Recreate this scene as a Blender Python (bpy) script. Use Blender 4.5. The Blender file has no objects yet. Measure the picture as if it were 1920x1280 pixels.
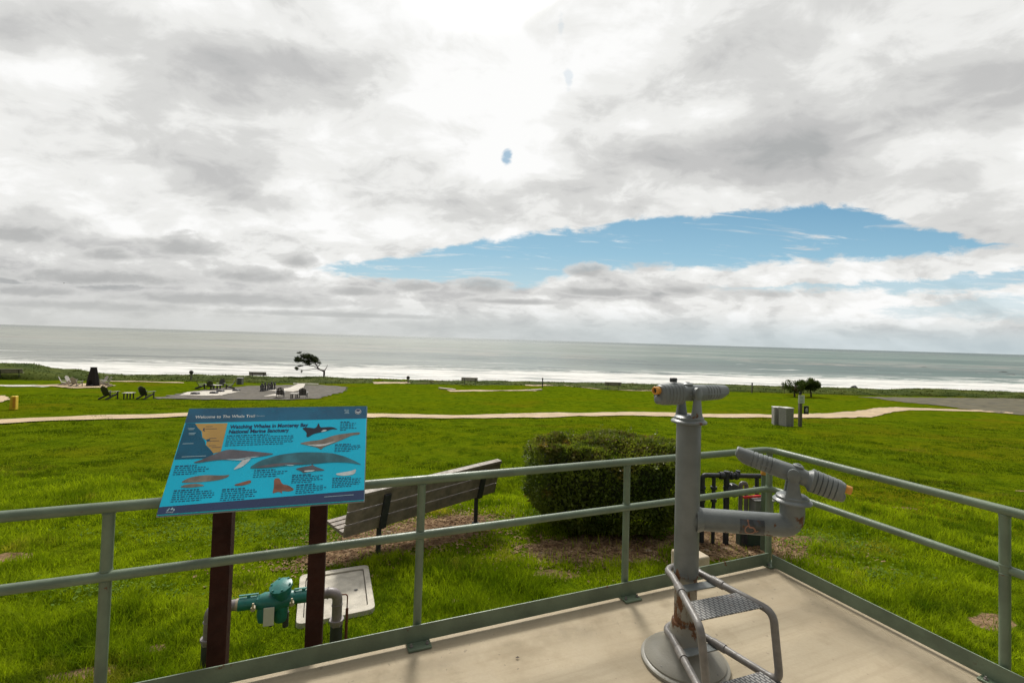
import bpy, bmesh, math, random
import numpy as np
from math import sin, cos, pi, radians, atan2, sqrt, degrees, atan, tan
from mathutils import Vector, Matrix
random.seed(7); rng = np.random.default_rng(7)
scene = bpy.context.scene
# ------------------------------------------------------------------ camera
FPX, EYE, PITCH, ROLL, CYP = 870.0, 1.75, radians(1.6), radians(1.70), 612.0
cam = bpy.data.cameras.new('camera'); camo = bpy.data.objects.new('camera', cam)
scene.collection.objects.link(camo); scene.camera = camo
cam.sensor_width = 36; cam.lens = 36*FPX/1920; cam.shift_y = -(640-CYP)/1920
cam.clip_start = 0.05; cam.clip_end = 200000
camo.matrix_world = Matrix.Translation((0, 0, EYE)) @ Matrix.Rotation(pi/2+PITCH, 4, 'X') @ Matrix.Rotation(ROLL, 4, 'Z')
scene.view_settings.view_transform = 'Standard'; scene.view_settings.look = 'None'
scene.view_settings.exposure = 0.0; scene.view_settings.gamma = 1.0
scene.render.resolution_x = 1024; scene.render.resolution_y = 682

def ray(px, py):
    """direction in the world of a point seen in the photograph (1920 x 1280)"""
    d = ((px-960)/FPX, -(py-CYP)/FPX, -1.0)
    x = d[0]*cos(ROLL)-d[1]*sin(ROLL); y = d[0]*sin(ROLL)+d[1]*cos(ROLL); z = d[2]; a = pi/2+PITCH
    return (x, y*cos(a)-z*sin(a), y*sin(a)+z*cos(a))

# ------------------------------------------------------------------ node helper
class NT:
    def __init__(s, nt): s.nt = nt; s.n = nt.nodes; s.l = nt.links
    def node(s, t, **k):
        n = s.n.new(t)
        for a, b in k.items(): setattr(n, a, b)
        return n
    def put(s, sock, v):
        if hasattr(v, 'links') or isinstance(v, bpy.types.NodeSocket): s.l.new(v, sock)
        elif isinstance(v, (tuple, list)) and len(v) == 3 and sock.type == 'RGBA': sock.default_value = (*v, 1)
        else: sock.default_value = v
    def m(s, op, a, b=None, c=None, clamp=False):
        n = s.node('ShaderNodeMath', operation=op); n.use_clamp = clamp
        s.put(n.inputs[0], a)
        if b is not None: s.put(n.inputs[1], b)
        if c is not None: s.put(n.inputs[2], c)
        return n.outputs[0]
    def add(s, a, b): return s.m('ADD', a, b)
    def sub(s, a, b): return s.m('SUBTRACT', a, b)
    def mul(s, a, b): return s.m('MULTIPLY', a, b)
    def div(s, a, b): return s.m('DIVIDE', a, b)
    def ss(s, a, lo, hi, olo=0.0, ohi=1.0):
        n = s.node('ShaderNodeMapRange', interpolation_type='SMOOTHSTEP')
        s.put(n.inputs[0], a); s.put(n.inputs[1], lo); s.put(n.inputs[2], hi); s.put(n.inputs[3], olo); s.put(n.inputs[4], ohi)
        return n.outputs[0]
    def mix(s, f, a, b, bt='MIX'):
        n = s.node('ShaderNodeMix', data_type='RGBA', blend_type=bt)
        s.put(n.inputs[0], f); s.put(n.inputs[6], a); s.put(n.inputs[7], b)
        return n.outputs[2]
    def noise(s, vec, scale, detail=4.0, rough=0.55, dist=0.0):
        n = s.node('ShaderNodeTexNoise')
        if vec is not None: s.l.new(vec, n.inputs['Vector'])
        n.inputs['Scale'].default_value = scale; n.inputs['Detail'].default_value = detail
        n.inputs['Roughness'].default_value = rough; n.inputs['Distortion'].default_value = dist
        return n.outputs['Fac']
    def xyz(s, x, y, z):
        n = s.node('ShaderNodeCombineXYZ'); s.put(n.inputs[0], x); s.put(n.inputs[1], y); s.put(n.inputs[2], z); return n.outputs[0]
    def sep(s, v):
        n = s.node('ShaderNodeSeparateXYZ'); s.l.new(v, n.inputs[0]); return n.outputs
    def scalev(s, v, k):
        n = s.node('ShaderNodeVectorMath', operation='MULTIPLY'); s.l.new(v, n.inputs[0]); n.inputs[1].default_value = k; return n.outputs[0]
    def offv(s, v, k):
        n = s.node('ShaderNodeVectorMath', operation='ADD'); s.l.new(v, n.inputs[0]); n.inputs[1].default_value = k; return n.outputs[0]

# ------------------------------------------------------------------ sky and sun
SUN_AZ, SUN_EL = radians(-6), radians(46)
world = bpy.data.worlds.new('World'); scene.world = world; world.use_nodes = True
world.cycles.sampling_method = 'MANUAL'; world.cycles.sample_map_resolution = 1024
w = NT(world.node_tree); w.n.clear()
tc = w.node('ShaderNodeTexCoord'); gen = tc.outputs['Generated']
X, Y, Z = w.sep(gen)
Yc = w.m('MAXIMUM', Y, 0.12)
Zc = w.m('MAXIMUM', Z, 0.0)
P = w.xyz(w.div(X, w.add(Zc, 0.13)), w.div(Y, w.add(Zc, 0.13)), 0.0)        # flat cloud deck seen in perspective
wn1 = w.noise(P, 1.1, 5, 0.55); wn2 = w.noise(w.offv(P, (7.3, 2.1, 4.0)), 1.1, 5, 0.55)
U0 = w.div(X, Yc); V0 = w.div(Zc, Yc)
vs = w.add(w.mul(V0, 0.30), 0.02)
U = w.add(U0, w.mul(w.sub(wn1, 0.5), 0.20)); V = w.add(V0, w.mul(w.sub(wn2, 0.5), w.mul(vs, 1.5)))
def uv_of(px, py):
    d = ray(px, py); return d[0]/d[1], d[2]/d[1]
def blob(px, py, rx, ry, amp, rot=0.0):
    u, v = uv_of(px, py); du = w.sub(U, u); dv = w.sub(V, v); c, s_ = cos(radians(rot)), sin(radians(rot))
    a = w.mul(w.add(w.mul(du, c), w.mul(dv, s_)), FPX/rx); b = w.mul(w.sub(w.mul(dv, c), w.mul(du, s_)), FPX/ry)
    r2 = w.add(w.mul(a, a), w.mul(b, b))
    return w.mul(w.m('EXPONENT', w.mul(r2, -1.0)), amp*(.74 if amp < 0 else 1))
blobs = [
 (900, 80, 230, 150, .20, 0), (960, 255, 110, 90, .16, 0), (80, 120, 110, 40, .20, 0), (380, 400, 360, 55, .12, 0), (640, 60, 200, 120, .10, 0),
 (300, 90, 290, 80, -.26, -12), (170, 215, 230, 75, -.17, 0), (470, 110, 120, 50, -.14, 0), (440, 265, 130, 45, -.17, -10), (590, 115, 70, 45, -.10, 0),
 (460, 345, 90, 40, -.08, 0), (840, 345, 150, 25, -.07, 0),
 (1400, 60, 90, 110, -.22, 0), (1620, 210, 300, 80, -.30, 22), (1900, 130, 260, 110, -.22, 0), (1240, 290, 200, 60, -.26, 0), (1450, 250, 200, 60, -.2, 12),
 (1030, 225, 90, 45, -.22, 0), (1060, 335, 130, 35, -.20, 0), (1500, 345, 160, 28, -.12, 0), (1750, 330, 140, 60, -.06, 0), (1600, 60, 180, 50, .06, 0),
 (340, 462, 95, 26, -.34, 4), (150, 470, 150, 25, -.18, 0), (20, 430, 90, 35, -.28, 0), (250, 545, 460, 26, -.24, -2), (100, 510, 260, 22, -.22, 0), (350, 585, 500, 12, -.14, -1),
 (560, 490, 42, 15, -.34, 6), (900, 535, 70, 17, -.30, 4), (1100, 508, 55, 15, -.30, 0), (1130, 545, 130, 12, -.26, 0), (1280, 543, 60, 14, -.28, 0), (790, 535, 50, 15, -.2, 0),
 (620, 555, 110, 14, -.2, 0), (1370, 552, 60, 12, -.12, 0), (860, 380, 120, 20, -.10, 0), (940, 375, 100, 30, -.20, 0), (30, 545, 80, 14, -.12, 0)]
acc = None
for b in blobs:
    g = blob(*b); acc = g if acc is None else w.add(acc, g)
P2 = w.xyz(w.div(X, w.add(Zc, 0.42)), w.mul(w.div(Y, w.add(Zc, 0.42)), 1.25), w.mul(Zc, 1.3))
Q = w.xyz(w.mul(U0, 1.0), w.mul(V0, 2.4), 3.0)          # puffy banks standing upright low in the sky
n_big = w.noise(w.offv(P2, (3.1, 1.7, 0)), 2.6, 7, 0.52, 0.2)
n_mid = w.noise(w.offv(P2, (1.1, 8.7, 2)), 7.0, 8, 0.60, 0.35)
n_low = w.noise(Q, 6.5, 7, 0.56, 0.5)
def puff(vec, sc_):
    n = w.node('ShaderNodeTexVoronoi'); n.feature = 'SMOOTH_F1'; n.inputs['Smoothness'].default_value = .55; n.inputs['Scale'].default_value = sc_
    wc = w.node('ShaderNodeTexNoise'); wc.inputs['Scale'].default_value = sc_*1.6; wc.inputs['Detail'].default_value = 5; w.l.new(vec, wc.inputs[0])
    mv = w.node('ShaderNodeMix', data_type='VECTOR'); mv.inputs[0].default_value = .5/sc_*.9; w.l.new(vec, mv.inputs[4]); w.l.new(wc.outputs['Color'], mv.inputs[5]); w.l.new(mv.outputs[1], n.inputs[0])
    return n.outputs['Distance']
pf = puff(P2, 4.6)
lowk = w.ss(V0, 0.32, 0.12)
B = w.add(0.805, acc)
B = w.add(B, w.mul(w.sub(n_big, 0.5), w.ss(lowk, 0, 1, 0.60, 0.30)))
B = w.add(B, w.mul(w.sub(n_mid, 0.5), 0.66))
B = w.add(B, w.mul(w.sub(0.45, pf), 0.30))
B = w.add(B, w.mul(w.sub(n_low, 0.52), w.mul(lowk, 0.95)))
ramp = w.node('ShaderNodeValToRGB'); w.l.new(B, ramp.inputs[0]); cr = ramp.color_ramp; cr.interpolation = 'EASE'
cr.elements[0].position = 0.30; cr.elements[0].color = (.43, .44, .44, 1)
cr.elements[1].position = 0.96; cr.elements[1].color = (.985, .985, .975, 1)
for p_, c_ in ((.50, (.555, .555, .55)), (.66, (.69, .69, .675)), (.80, (.86, .86, .84))):
    e = cr.elements.new(p_); e.color = (*c_, 1)
clouds = ramp.outputs[0]
# the glow of the covered sun, mostly above the picture
su = sin(SUN_AZ)/cos(SUN_AZ); sd = Vector((sin(SUN_AZ)*cos(SUN_EL), cos(SUN_AZ)*cos(SUN_EL), sin(SUN_EL)))
dp = w.node('ShaderNodeVectorMath', operation='DOT_PRODUCT'); w.l.new(gen, dp.inputs[0]); dp.inputs[1].default_value = sd
glow = w.m('POWER', w.ss(dp.outputs['Value'], 0.965, 1.0, 0.0, 1.0), 4.0)
clouds = w.mix(1.0, clouds, w.mix(glow, (1, 1, 1), (16.0, 15.8, 15.3)), 'MULTIPLY')
clouds = w.mix(1.0, clouds, w.mix(w.ss(Y, -0.45, 0.35), (.29, .30, .31), (1, 1, 1)), 'MULTIPLY')       # unseen sky behind the camera, dimmed to weaken the light from there
clouds = w.mix(1.0, clouds, w.mix(w.ss(Z, 0.64, 0.9), (1, 1, 1), (1.9, 1.88, 1.85)), 'MULTIPLY')      # unseen sky overhead, brightened to add light on upward-facing surfaces
# blue sky
sky = w.node('ShaderNodeTexSky', sky_type='NISHITA'); sky.sun_disc = False; sky.sun_elevation = SUN_EL; sky.sun_rotation = SUN_AZ
sky.air_density = 1.0; sky.dust_density = 0.6; sky.ozone_density = 2.0
skyc = w.mix(1.0, sky.outputs[0], (.085, .085, .085), 'MULTIPLY')
grad = w.node('ShaderNodeValToRGB'); w.l.new(V0, grad.inputs[0]); ge = grad.color_ramp.elements
ge[0].position = 0.03; ge[0].color = (.52, .62, .66, 1); ge[1].position = 0.30; ge[1].color = (.195, .41, .59, 1)
for p_, c_ in ((.12, (.46, .66, .745)), (.19, (.31, .55, .70))):
    e = grad.color_ramp.elements.new(p_); e.color = (*c_, 1)
blue = w.mix(0.9, skyc, grad.outputs[0])
def curve_of(pts):
    n = w.node('ShaderNodeFloatCurve'); cu = n.mapping.curves[0]
    q = [uv_of(*p_) for p_ in pts]
    q = [((u+1.3)/2.6, v) for u, v in q]
    cu.points[0].location = q[0]; cu.points[1].location = q[-1]
    for a in q[1:-1]: cu.points.new(*a)
    for pnt in cu.points: pnt.handle_type = 'AUTO_CLAMPED'
    n.mapping.update(); w.l.new(w.div(w.add(Ue, 1.3), 2.6), n.inputs['Value']); return n.outputs[0]
ne = w.noise(w.offv(Q, (2, 5, 1)), 11.0, 8, 0.62, 0.4); ne2 = w.noise(w.offv(P, (5, 5, 5)), 6.0, 6, 0.6)
Ue = w.add(U0, w.mul(w.sub(ne, 0.5), 0.05))
Ve = w.add(V0, w.add(w.mul(w.sub(ne, 0.5), 0.060), w.mul(w.sub(ne2, 0.5), 0.030)))
def strip(top, bot, wt=.014, wb=.014, sc=1.0):
    t = curve_of(top); b = curve_of(bot)
    return w.mul(w.mul(w.ss(w.sub(t, Ve), 0.0, wt), w.ss(w.sub(Ve, b), -0.004, wb)), sc)
s1 = strip([(540, 510), (620, 494), (750, 476), (860, 452), (1000, 434), (1130, 421), (1190, 404), (1290, 400), (1400, 388), (1570, 379), (1640, 396), (1720, 420), (1800, 438), (1920, 458), (1990, 466)],
           [(540, 500), (620, 512), (700, 526), (860, 534), (960, 546), (1030, 530), (1120, 508), (1200, 505), (1350, 505), (1450, 495), (1600, 490), (1750, 480), (1880, 466), (1990, 455)])
s2 = strip([(1180, 560), (1300, 543), (1400, 536), (1600, 528), (1750, 518), (1920, 500), (1990, 496)],
           [(1180, 540), (1300, 547), (1400, 549), (1600, 548), (1750, 555), (1920, 537), (1990, 530)], .01, .014, .8)
s3 = strip([(1560, 590), (1640, 575), (1730, 562), (1920, 548), (1990, 548)], [(1560, 560), (1640, 590), (1730, 600), (1920, 606), (1990, 606)], .015, .02, .55)
wis = w.noise(w.scalev(P, (0.7, 2.6, 1)), 2.2, 7, 0.65, 0.8)
wisp = w.ss(wis, 0.54, 0.72, 0.0, 0.8)
def hole(px, py, rx, ry, k=1.0):
    u, v = uv_of(px, py); a = w.mul(w.sub(U0, u), FPX/rx); b = w.mul(w.sub(V0, v), FPX/ry)
    g = w.m('EXPONENT', w.mul(w.add(w.mul(a, a), w.mul(b, b)), -1.0))
    return w.mul(w.ss(w.add(g, w.mul(w.sub(ne, 0.5), 2.0)), 0.62, 1.05), k)
hs = w.m('MAXIMUM', hole(950, 295, 15, 26, .75), w.m('MAXIMUM', hole(1052, 50, 10, 44, .16), hole(1066, 150, 12, 36, .22)))
mask = w.m('MAXIMUM', w.m('MAXIMUM', s1, s2), s3)
mask = w.m('MAXIMUM', w.mul(mask, w.sub(1.0, wisp)), hs)
mask = w.mul(mask, w.ss(Y, 0.05, 0.25))
full = w.mix(mask, clouds, blue)
cf = None; cfa = w.m('POWER', w.m('MAXIMUM', w.add(0.5, w.mul(w.sub(ne, 0.5), 1.0)), 0.0), 1.0)
for px, py, rx, ry in ((340, 464, 100, 30), (200, 478, 70, 18), (30, 440, 110, 34), (560, 492, 42, 20), (905, 538, 70, 22), (1100, 511, 52, 20), (1285, 545, 55, 16), (1130, 549, 120, 14), (775, 538, 60, 18), (480, 520, 120, 22),
                       (180, 522, 260, 24), (60, 548, 130, 18), (420, 562, 300, 20), (150, 574, 260, 14), (660, 548, 70, 14), (1440, 552, 60, 10), (620, 590, 260, 8), (960, 566, 120, 8)):
    u, v = uv_of(px, py); a_ = w.mul(w.sub(U0, u), FPX/rx); b_ = w.mul(w.sub(V0, v), FPX/ry)
    b_ = w.m('MULTIPLY', b_, w.ss(b_, -0.2, 0.2, 1.45, 0.95))                    # flatter undersides
    g_ = w.m('EXPONENT', w.mul(w.add(w.mul(a_, a_), w.mul(b_, b_)), -1.0)); cf = g_ if cf is None else w.m('MAXIMUM', cf, g_)
cg = w.add(cf, w.mul(w.sub(w.noise(w.offv(Q, (6, 1, 4)), 16.0, 7, .6, .3), 0.5), 1.1))
cm_ = w.mul(w.ss(cg, 0.36, 0.60), w.ss(U0, 0.55, 0.15, .55, .85))
ccol = w.mix(w.ss(cg, 0.45, 1.0), (.68, .68, .665), (.455, .46, .455))
full = w.mix(cm_, full, ccol)
hz = w.mix(w.ss(U0, -0.7, 1.1), (.565, .575, .555), (.50, .60, .64))
full = w.mix(w.ss(V0, 0.012, 0.085, 0.75, 0.0), full, hz)
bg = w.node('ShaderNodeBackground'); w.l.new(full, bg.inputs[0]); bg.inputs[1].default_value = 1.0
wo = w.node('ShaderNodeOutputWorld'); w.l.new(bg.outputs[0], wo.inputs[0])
sl = bpy.data.lights.new('sun', 'SUN'); sl.energy = 2.9; sl.angle = radians(10); sl.color = (1, .95, .87)
so = bpy.data.objects.new('sun', sl); scene.collection.objects.link(so)
so.rotation_euler = (-sd).to_track_quat('-Z', 'Y').to_euler(); so.location = (0, 0, 30)

# ------------------------------------------------------------------ materials
def base_mat(name):
    m = bpy.data.materials.new(name); m.use_nodes = True; t = NT(m.node_tree)
    b = t.n['Principled BSDF']; return m, t, b
def mat(name, col, rough=.6, var=.15, scale=8.0, bump=.0, bscale=60.0, metallic=0.0, spec=.5, rust=None, col2=None):
    m, t, b = base_mat(name); o = t.node('ShaderNodeTexCoord').outputs['Object']
    n = t.noise(o, scale, 6, .6)
    c2 = col2 or tuple(c*(1-var*1.6) for c in col)
    c1 = tuple(min(1, c*(1+var)) for c in col)
    c = t.mix(t.ss(n, .3, .7), c2, c1)
    rg = t.ss(t.noise(o, scale*2.3, 4), .3, .7, rough*.85, min(1, rough*1.15))
    if rust:
        rn = t.noise(o, rust[0], 6, .65); rf = t.ss(rn, rust[1], rust[1]+.05)
        rc = t.mix(t.noise(o, 40, 4), (.04, .020, .012), (.19, .085, .035))
        c = t.mix(rf, c, rc); rg = t.m('MAXIMUM', rg, rf)
    t.put(b.inputs['Base Color'], c); t.put(b.inputs['Roughness'], rg)
    b.inputs['Metallic'].default_value = metallic; b.inputs['Specular IOR Level'].default_value = spec
    if bump:
        bn = t.node('ShaderNodeBump'); bn.inputs['Strength'].default_value = bump; bn.inputs['Distance'].default_value = .01
        t.put(bn.inputs['Height'], t.noise(o, bscale, 5, .6)); t.l.new(bn.outputs[0], b.inputs['Normal'])
    return m
M = {}
M['rail'] = mat('rail_paint', (.130, .172, .112), .42, .14, 5, .15, 60, rust=(11, .655))
M['grey'] = mat('grey_paint', (.146, .160, .156), .38, .14, 6, .14, 90, rust=(9, .585))
M['greyrib'] = mat('grey_plastic', (.158, .172, .168), .45, .14, 7, .12, 110)
M['step'] = mat('step_steel', (.19, .175, .16), .45, .2, 12, .15, 90, rust=(14, .63))
M['orange'] = mat('amber_plastic', (.62, .28, .035), .45, .1, 20)
M['black'] = mat('black_plastic', (.015, .015, .016), .5, .1, 20)
M['brown'] = mat('brown_post_paint', (.034, .010, .006), .7, .15, 12, .15, 60, spec=.2)
M['aqua'] = mat('panel_print_aqua', (.0, .60, .88), .28, .04, 3)
M['panel'] = mat('panel_back', (.30, .30, .33), .5, .05, 3)
M['navy'] = mat('print_navy', (.035, .06, .15), .3, .05, 5)
M['bench'] = mat('bench_slat', (.20, .165, .13), .6, .2, 9, .15, 70)
M['iron'] = mat('dark_iron', (.030, .032, .036), .55, .2, 20, .2, 80)
M['greenpipe'] = mat('green_valve_paint', (.012, .145, .125), .38, .15, 14, .15, 80)
M['pipe'] = mat('grey_pipe', (.19, .165, .165), .5, .12, 14, .15, 80)
M['brass'] = mat('pale_metal_ring', (.42, .36, .25), .5, .2, 25)
M['lidc'] = mat('vault_concrete', (.42, .385, .32), .85, .16, 7, .35, 90)
M['beige'] = mat('beige_concrete', (.48, .40, .29), .85, .1, 9, .3, 90)
M['tagw'] = mat('pale_tag', (.55, .56, .52), .5, .05, 10)
M['trash'] = mat('grey_slats', (.30, .285, .27), .6, .12, 12, .1, 60)
M['trashd'] = mat('dark_gap', (.035, .035, .033), .7, .1, 10)
M['wood'] = mat('weathered_post', (.14, .125, .10), .8, .2, 10, .3, 60)
M['white'] = mat('white_paint', (.74, .74, .71), .5, .06, 10)
M['signgreen'] = mat('sign_green', (.08, .22, .12), .5, .05, 10)
M['adir'] = mat('dark_plastic_lumber', (.040, .036, .038), .38, .1, 15)
M['adirw'] = mat('pale_plastic_lumber', (.40, .37, .33), .5, .1, 15)
M['yellow'] = mat('yellow_plastic', (.72, .48, .02), .5, .08, 10)
M['red'] = mat('red_tag', (.70, .03, .025), .4, .08, 10)
M['bark'] = mat('bark', (.075, .050, .040), .9, .25, 8, .5, 20)
M['rock'] = mat('sea_rock', (.035, .033, .030), .6, .2, 2)
M['chimney'] = mat('dark_steel', (.010, .007, .007), .95, .2, 6)
M['pad'] = mat('white_concrete', (.47, .43, .37), .85, .10, 1.4, .2, 40)
M['sand'] = mat('sandy_path', (.42, .31, .185), .95, .13, .9, .5, 12)
M['gravel'] = mat('grey_gravel', (.070, .058, .040), .95, .28, 1.3, .6, 9)
M['gravelb'] = mat('brown_gravel', (.082, .070, .032), .95, .28, .6, .6, 9)
M['timber'] = mat('pale_timber', (.62, .52, .42), .8, .1, 4)
def leafmat(name, c1, c2, c3=None, scale=1.5, trans=.35, rough=.5, detail=5, c4=None):
    m, t, b = base_mat(name); g = t.node('ShaderNodeNewGeometry'); pos = g.outputs['Position']
    n = t.noise(pos, scale, detail, .6); n2 = t.noise(pos, scale*14, 3, .6)
    c = t.mix(t.ss(t.add(t.mul(n, .7), t.mul(n2, .3)), .36, .64), c1, c2)
    if c3: c = t.mix(t.ss(t.noise(t.offv(pos, (9, 4, 2)), scale*.6, 5, .6), .58, .72, 0, .8), c, c3)
    if c4:                                    # clumps of darker grass colour that stand in for tuft shadows
        k4_ = t.add(t.mul(t.noise(t.offv(pos, (3, 6, 1)), 2.1, 5, .65), .75), t.mul(t.noise(t.offv(pos, (1, 2, 7)), .45, 4, .6), .25)); c = t.mix(t.ss(k4_, .50, .60, 0, .75), c, c4)
    t.put(b.inputs['Base Color'], c); b.inputs['Roughness'].default_value = rough; b.inputs['Specular IOR Level'].default_value = .3 if rough < .6 else .06
    tr = t.node('ShaderNodeBsdfTranslucent'); t.put(tr.inputs[0], t.mix(1.0, c, (1.25, 1.3, .6), 'MULTIPLY'))
    ms = t.node('ShaderNodeMixShader'); ms.inputs[0].default_value = trans
    t.l.new(b.outputs[0], ms.inputs[1]); t.l.new(tr.outputs[0], ms.inputs[2])
    t.l.new(ms.outputs[0], t.n['Material Output'].inputs[0]); return m
M['grass'] = leafmat('grass_blades', (.092, .150, .003), (.33, .41, .012), (.42, .33, .06), 1.1, .42, .9, c4=(.040, .085, .004))
M['grass2'] = leafmat('lawn_blades', (.050, .088, .002), (.205, .260, .007), (.28, .22, .04), .8, .38, .9, c4=(.030, .060, .002))
M['weed'] = leafmat('broad_leaves', (.07, .13, .01), (.13, .20, .03), None, 3, .25, .8)
M['hedge'] = leafmat('hedge_leaves', (.058, .095, .012), (.21, .255, .035), (.30, .16, .04), 2.6, .34, .5)
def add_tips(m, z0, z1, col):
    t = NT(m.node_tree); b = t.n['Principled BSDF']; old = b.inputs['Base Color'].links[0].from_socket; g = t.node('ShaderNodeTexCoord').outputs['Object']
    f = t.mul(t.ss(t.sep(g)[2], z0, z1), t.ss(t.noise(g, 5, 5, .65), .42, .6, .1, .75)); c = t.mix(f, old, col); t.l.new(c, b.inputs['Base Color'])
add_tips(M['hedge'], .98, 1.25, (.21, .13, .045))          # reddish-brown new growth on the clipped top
M['crown'] = leafmat('cypress_foliage', (.020, .030, .010), (.042, .060, .018), None, 1.2, .1, .7)
M['crown2'] = leafmat('coastal_tree_foliage', (.035, .060, .012), (.075, .105, .022), (.12, .07, .04), 1.2, .2, .7)
M['ice'] = leafmat('bluff_plants', (.030, .050, .006), (.080, .098, .014), (.11, .075, .03), .35, .12, .9)

# deck concrete
C0T = (2.109, 3.772); DLT = (sin(radians(67.7)), cos(radians(67.7)))
def deck_mat():
    m, t, b = base_mat('terrace_concrete'); o = t.node('ShaderNodeTexCoord').outputs['Object']
    n1 = t.noise(o, 1.1, 7, .6, .4); n2 = t.noise(t.offv(o, (4, 3, 1)), 3.5, 7, .65); n3 = t.noise(o, 60, 4, .7)
    c = t.mix(t.ss(n1, .3, .7), (.335, .275, .185), (.430, .360, .250))
    c = t.mix(t.ss(n2, .52, .72, 0, .5), c, (.255, .205, .135))
    c = t.mix(t.ss(t.noise(t.offv(o, (8, 1, 1)), 1.9, 8, .7), .60, .74, 0, .5), c, (.20, .165, .115))
    c = t.mix(t.ss(n3, .3, .7, 0, .18), c, (.25, .20, .13))
    gx_, gy_, gz_ = t.sep(t.node('ShaderNodeNewGeometry').outputs['Position'])
    ea = t.add(t.mul(t.sub(gx_, C0T[0]), -DLT[1]), t.mul(t.sub(gy_, C0T[1]), DLT[0])); eb = t.add(t.mul(t.sub(gx_, C0T[0]), DLT[0]), t.mul(t.sub(gy_, C0T[1]), DLT[1]))
    en = t.mul(t.sub(t.noise(o, 5, 5, .6), .5), .10)
    for e_ in (t.add(ea, en), t.add(eb, en)):
        grime = t.mul(t.ss(e_, -.36, -.22), t.ss(e_, -.14, -.20)); c = t.mix(t.mul(grime, t.ss(t.noise(o, 3.2, 6, .7), .35, .65, .08, .6)), c, (.20, .165, .105))
    spk = t.noise(t.offv(o, (2, 2, 2)), 26, 3, .5); c = t.mix(t.ss(spk, .68, .72, 0, .5), c, (.14, .11, .08))
    sv = t.xyz(t.mul(eb, 1.2), t.mul(ea, 26.0), 0.0); c = t.mix(t.ss(t.noise(sv, 1.0, 5, .6), .46, .66, 0, .28), c, (.27, .215, .14))
    c = t.mix(t.ss(t.noise(t.offv(o, (5, 9, 3)), .9, 7, .72), .58, .68, 0, .35), c, (.46, .39, .27))
    v = t.node('ShaderNodeTexVoronoi'); v.feature = 'DISTANCE_TO_EDGE'; v.inputs['Scale'].default_value = .55
    t.l.new(t.scalev(o, (1, 1, 1)), v.inputs[0])
    wv = t.node('ShaderNodeMix', data_type='VECTOR'); wv.inputs[0].default_value = .12
    nc = t.node('ShaderNodeTexNoise'); nc.inputs['Scale'].default_value = 2.5; nc.inputs['Detail'].default_value = 6; t.l.new(o, nc.inputs[0])
    t.l.new(o, wv.inputs[4]); t.l.new(nc.outputs['Color'], wv.inputs[5]); t.l.new(wv.outputs[1], v.inputs[0])
    c = t.mix(t.ss(v.outputs[0], .0, .006, .08, 0), c, (.20, .16, .12))
    t.put(b.inputs['Base Color'], c); t.put(b.inputs['Roughness'], t.ss(n2, .3, .7, .7, .92)); b.inputs['Specular IOR Level'].default_value = .3
    bn = t.node('ShaderNodeBump'); bn.inputs['Strength'].default_value = .35; bn.inputs['Distance'].default_value = .006
    t.put(bn.inputs['Height'], t.add(t.mul(n3, .6), t.noise(o, 9, 6))); t.l.new(bn.outputs[0], b.inputs['Normal']); return m
M['deck'] = deck_mat()
def ground_mat():
    m, t, b = base_mat('lawn_soil'); g = t.node('ShaderNodeNewGeometry').outputs['Position']
    at = t.node('ShaderNodeAttribute', attribute_name='dirt').outputs['Fac']
    n0 = t.noise(g, .22, 5, .6); n1 = t.noise(g, .9, 6, .62); n2 = t.noise(g, 7, 5, .65); n3 = t.noise(t.offv(g, (9, 3, 0)), .12, 4, .6); n4 = t.noise(t.scalev(g, (1, .55, 1)), 2.3, 6, .65)
    c = t.mix(t.ss(n1, .34, .66), (.066, .103, .002), (.110, .145, .003))
    c = t.mix(t.ss(n0, .45, .7, 0, .65), c, (.112, .130, .001))
    c = t.mix(t.ss(n3, .52, .70, 0, .75), c, (.130, .112, .004))
    c = t.mix(t.ss(n4, .52, .62, 0, .75), c, (.030, .055, .001))
    c = t.mix(t.ss(n2, .35, .70, 0.0, .40), c, (.045, .085, .005))
    dirt = t.mix(t.ss(n2, .3, .7), (.085, .052, .030), (.26, .175, .105))
    dirt = t.mix(t.ss(t.noise(g, 28, 5, .7), .45, .65, 0, .8), dirt, (.30, .19, .10))
    c = t.mix(t.ss(t.add(at, t.mul(t.sub(t.noise(g, 4, 7, .7), .5), 1.3)), .40, .56), c, dirt)
    t.put(b.inputs['Base Color'], c); b.inputs['Roughness'].default_value = 1; b.inputs['Specular IOR Level'].default_value = .0
    bn = t.node('ShaderNodeBump'); bn.inputs['Strength'].default_value = .9; bn.inputs['Distance'].default_value = .10
    t.put(bn.inputs['Height'], t.add(n2, t.add(t.mul(n4, 1.6), t.mul(t.noise(g, 22, 4), .3)))); t.l.new(bn.outputs[0], b.inputs['Normal']); return m
M['ground'] = ground_mat()
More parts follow.
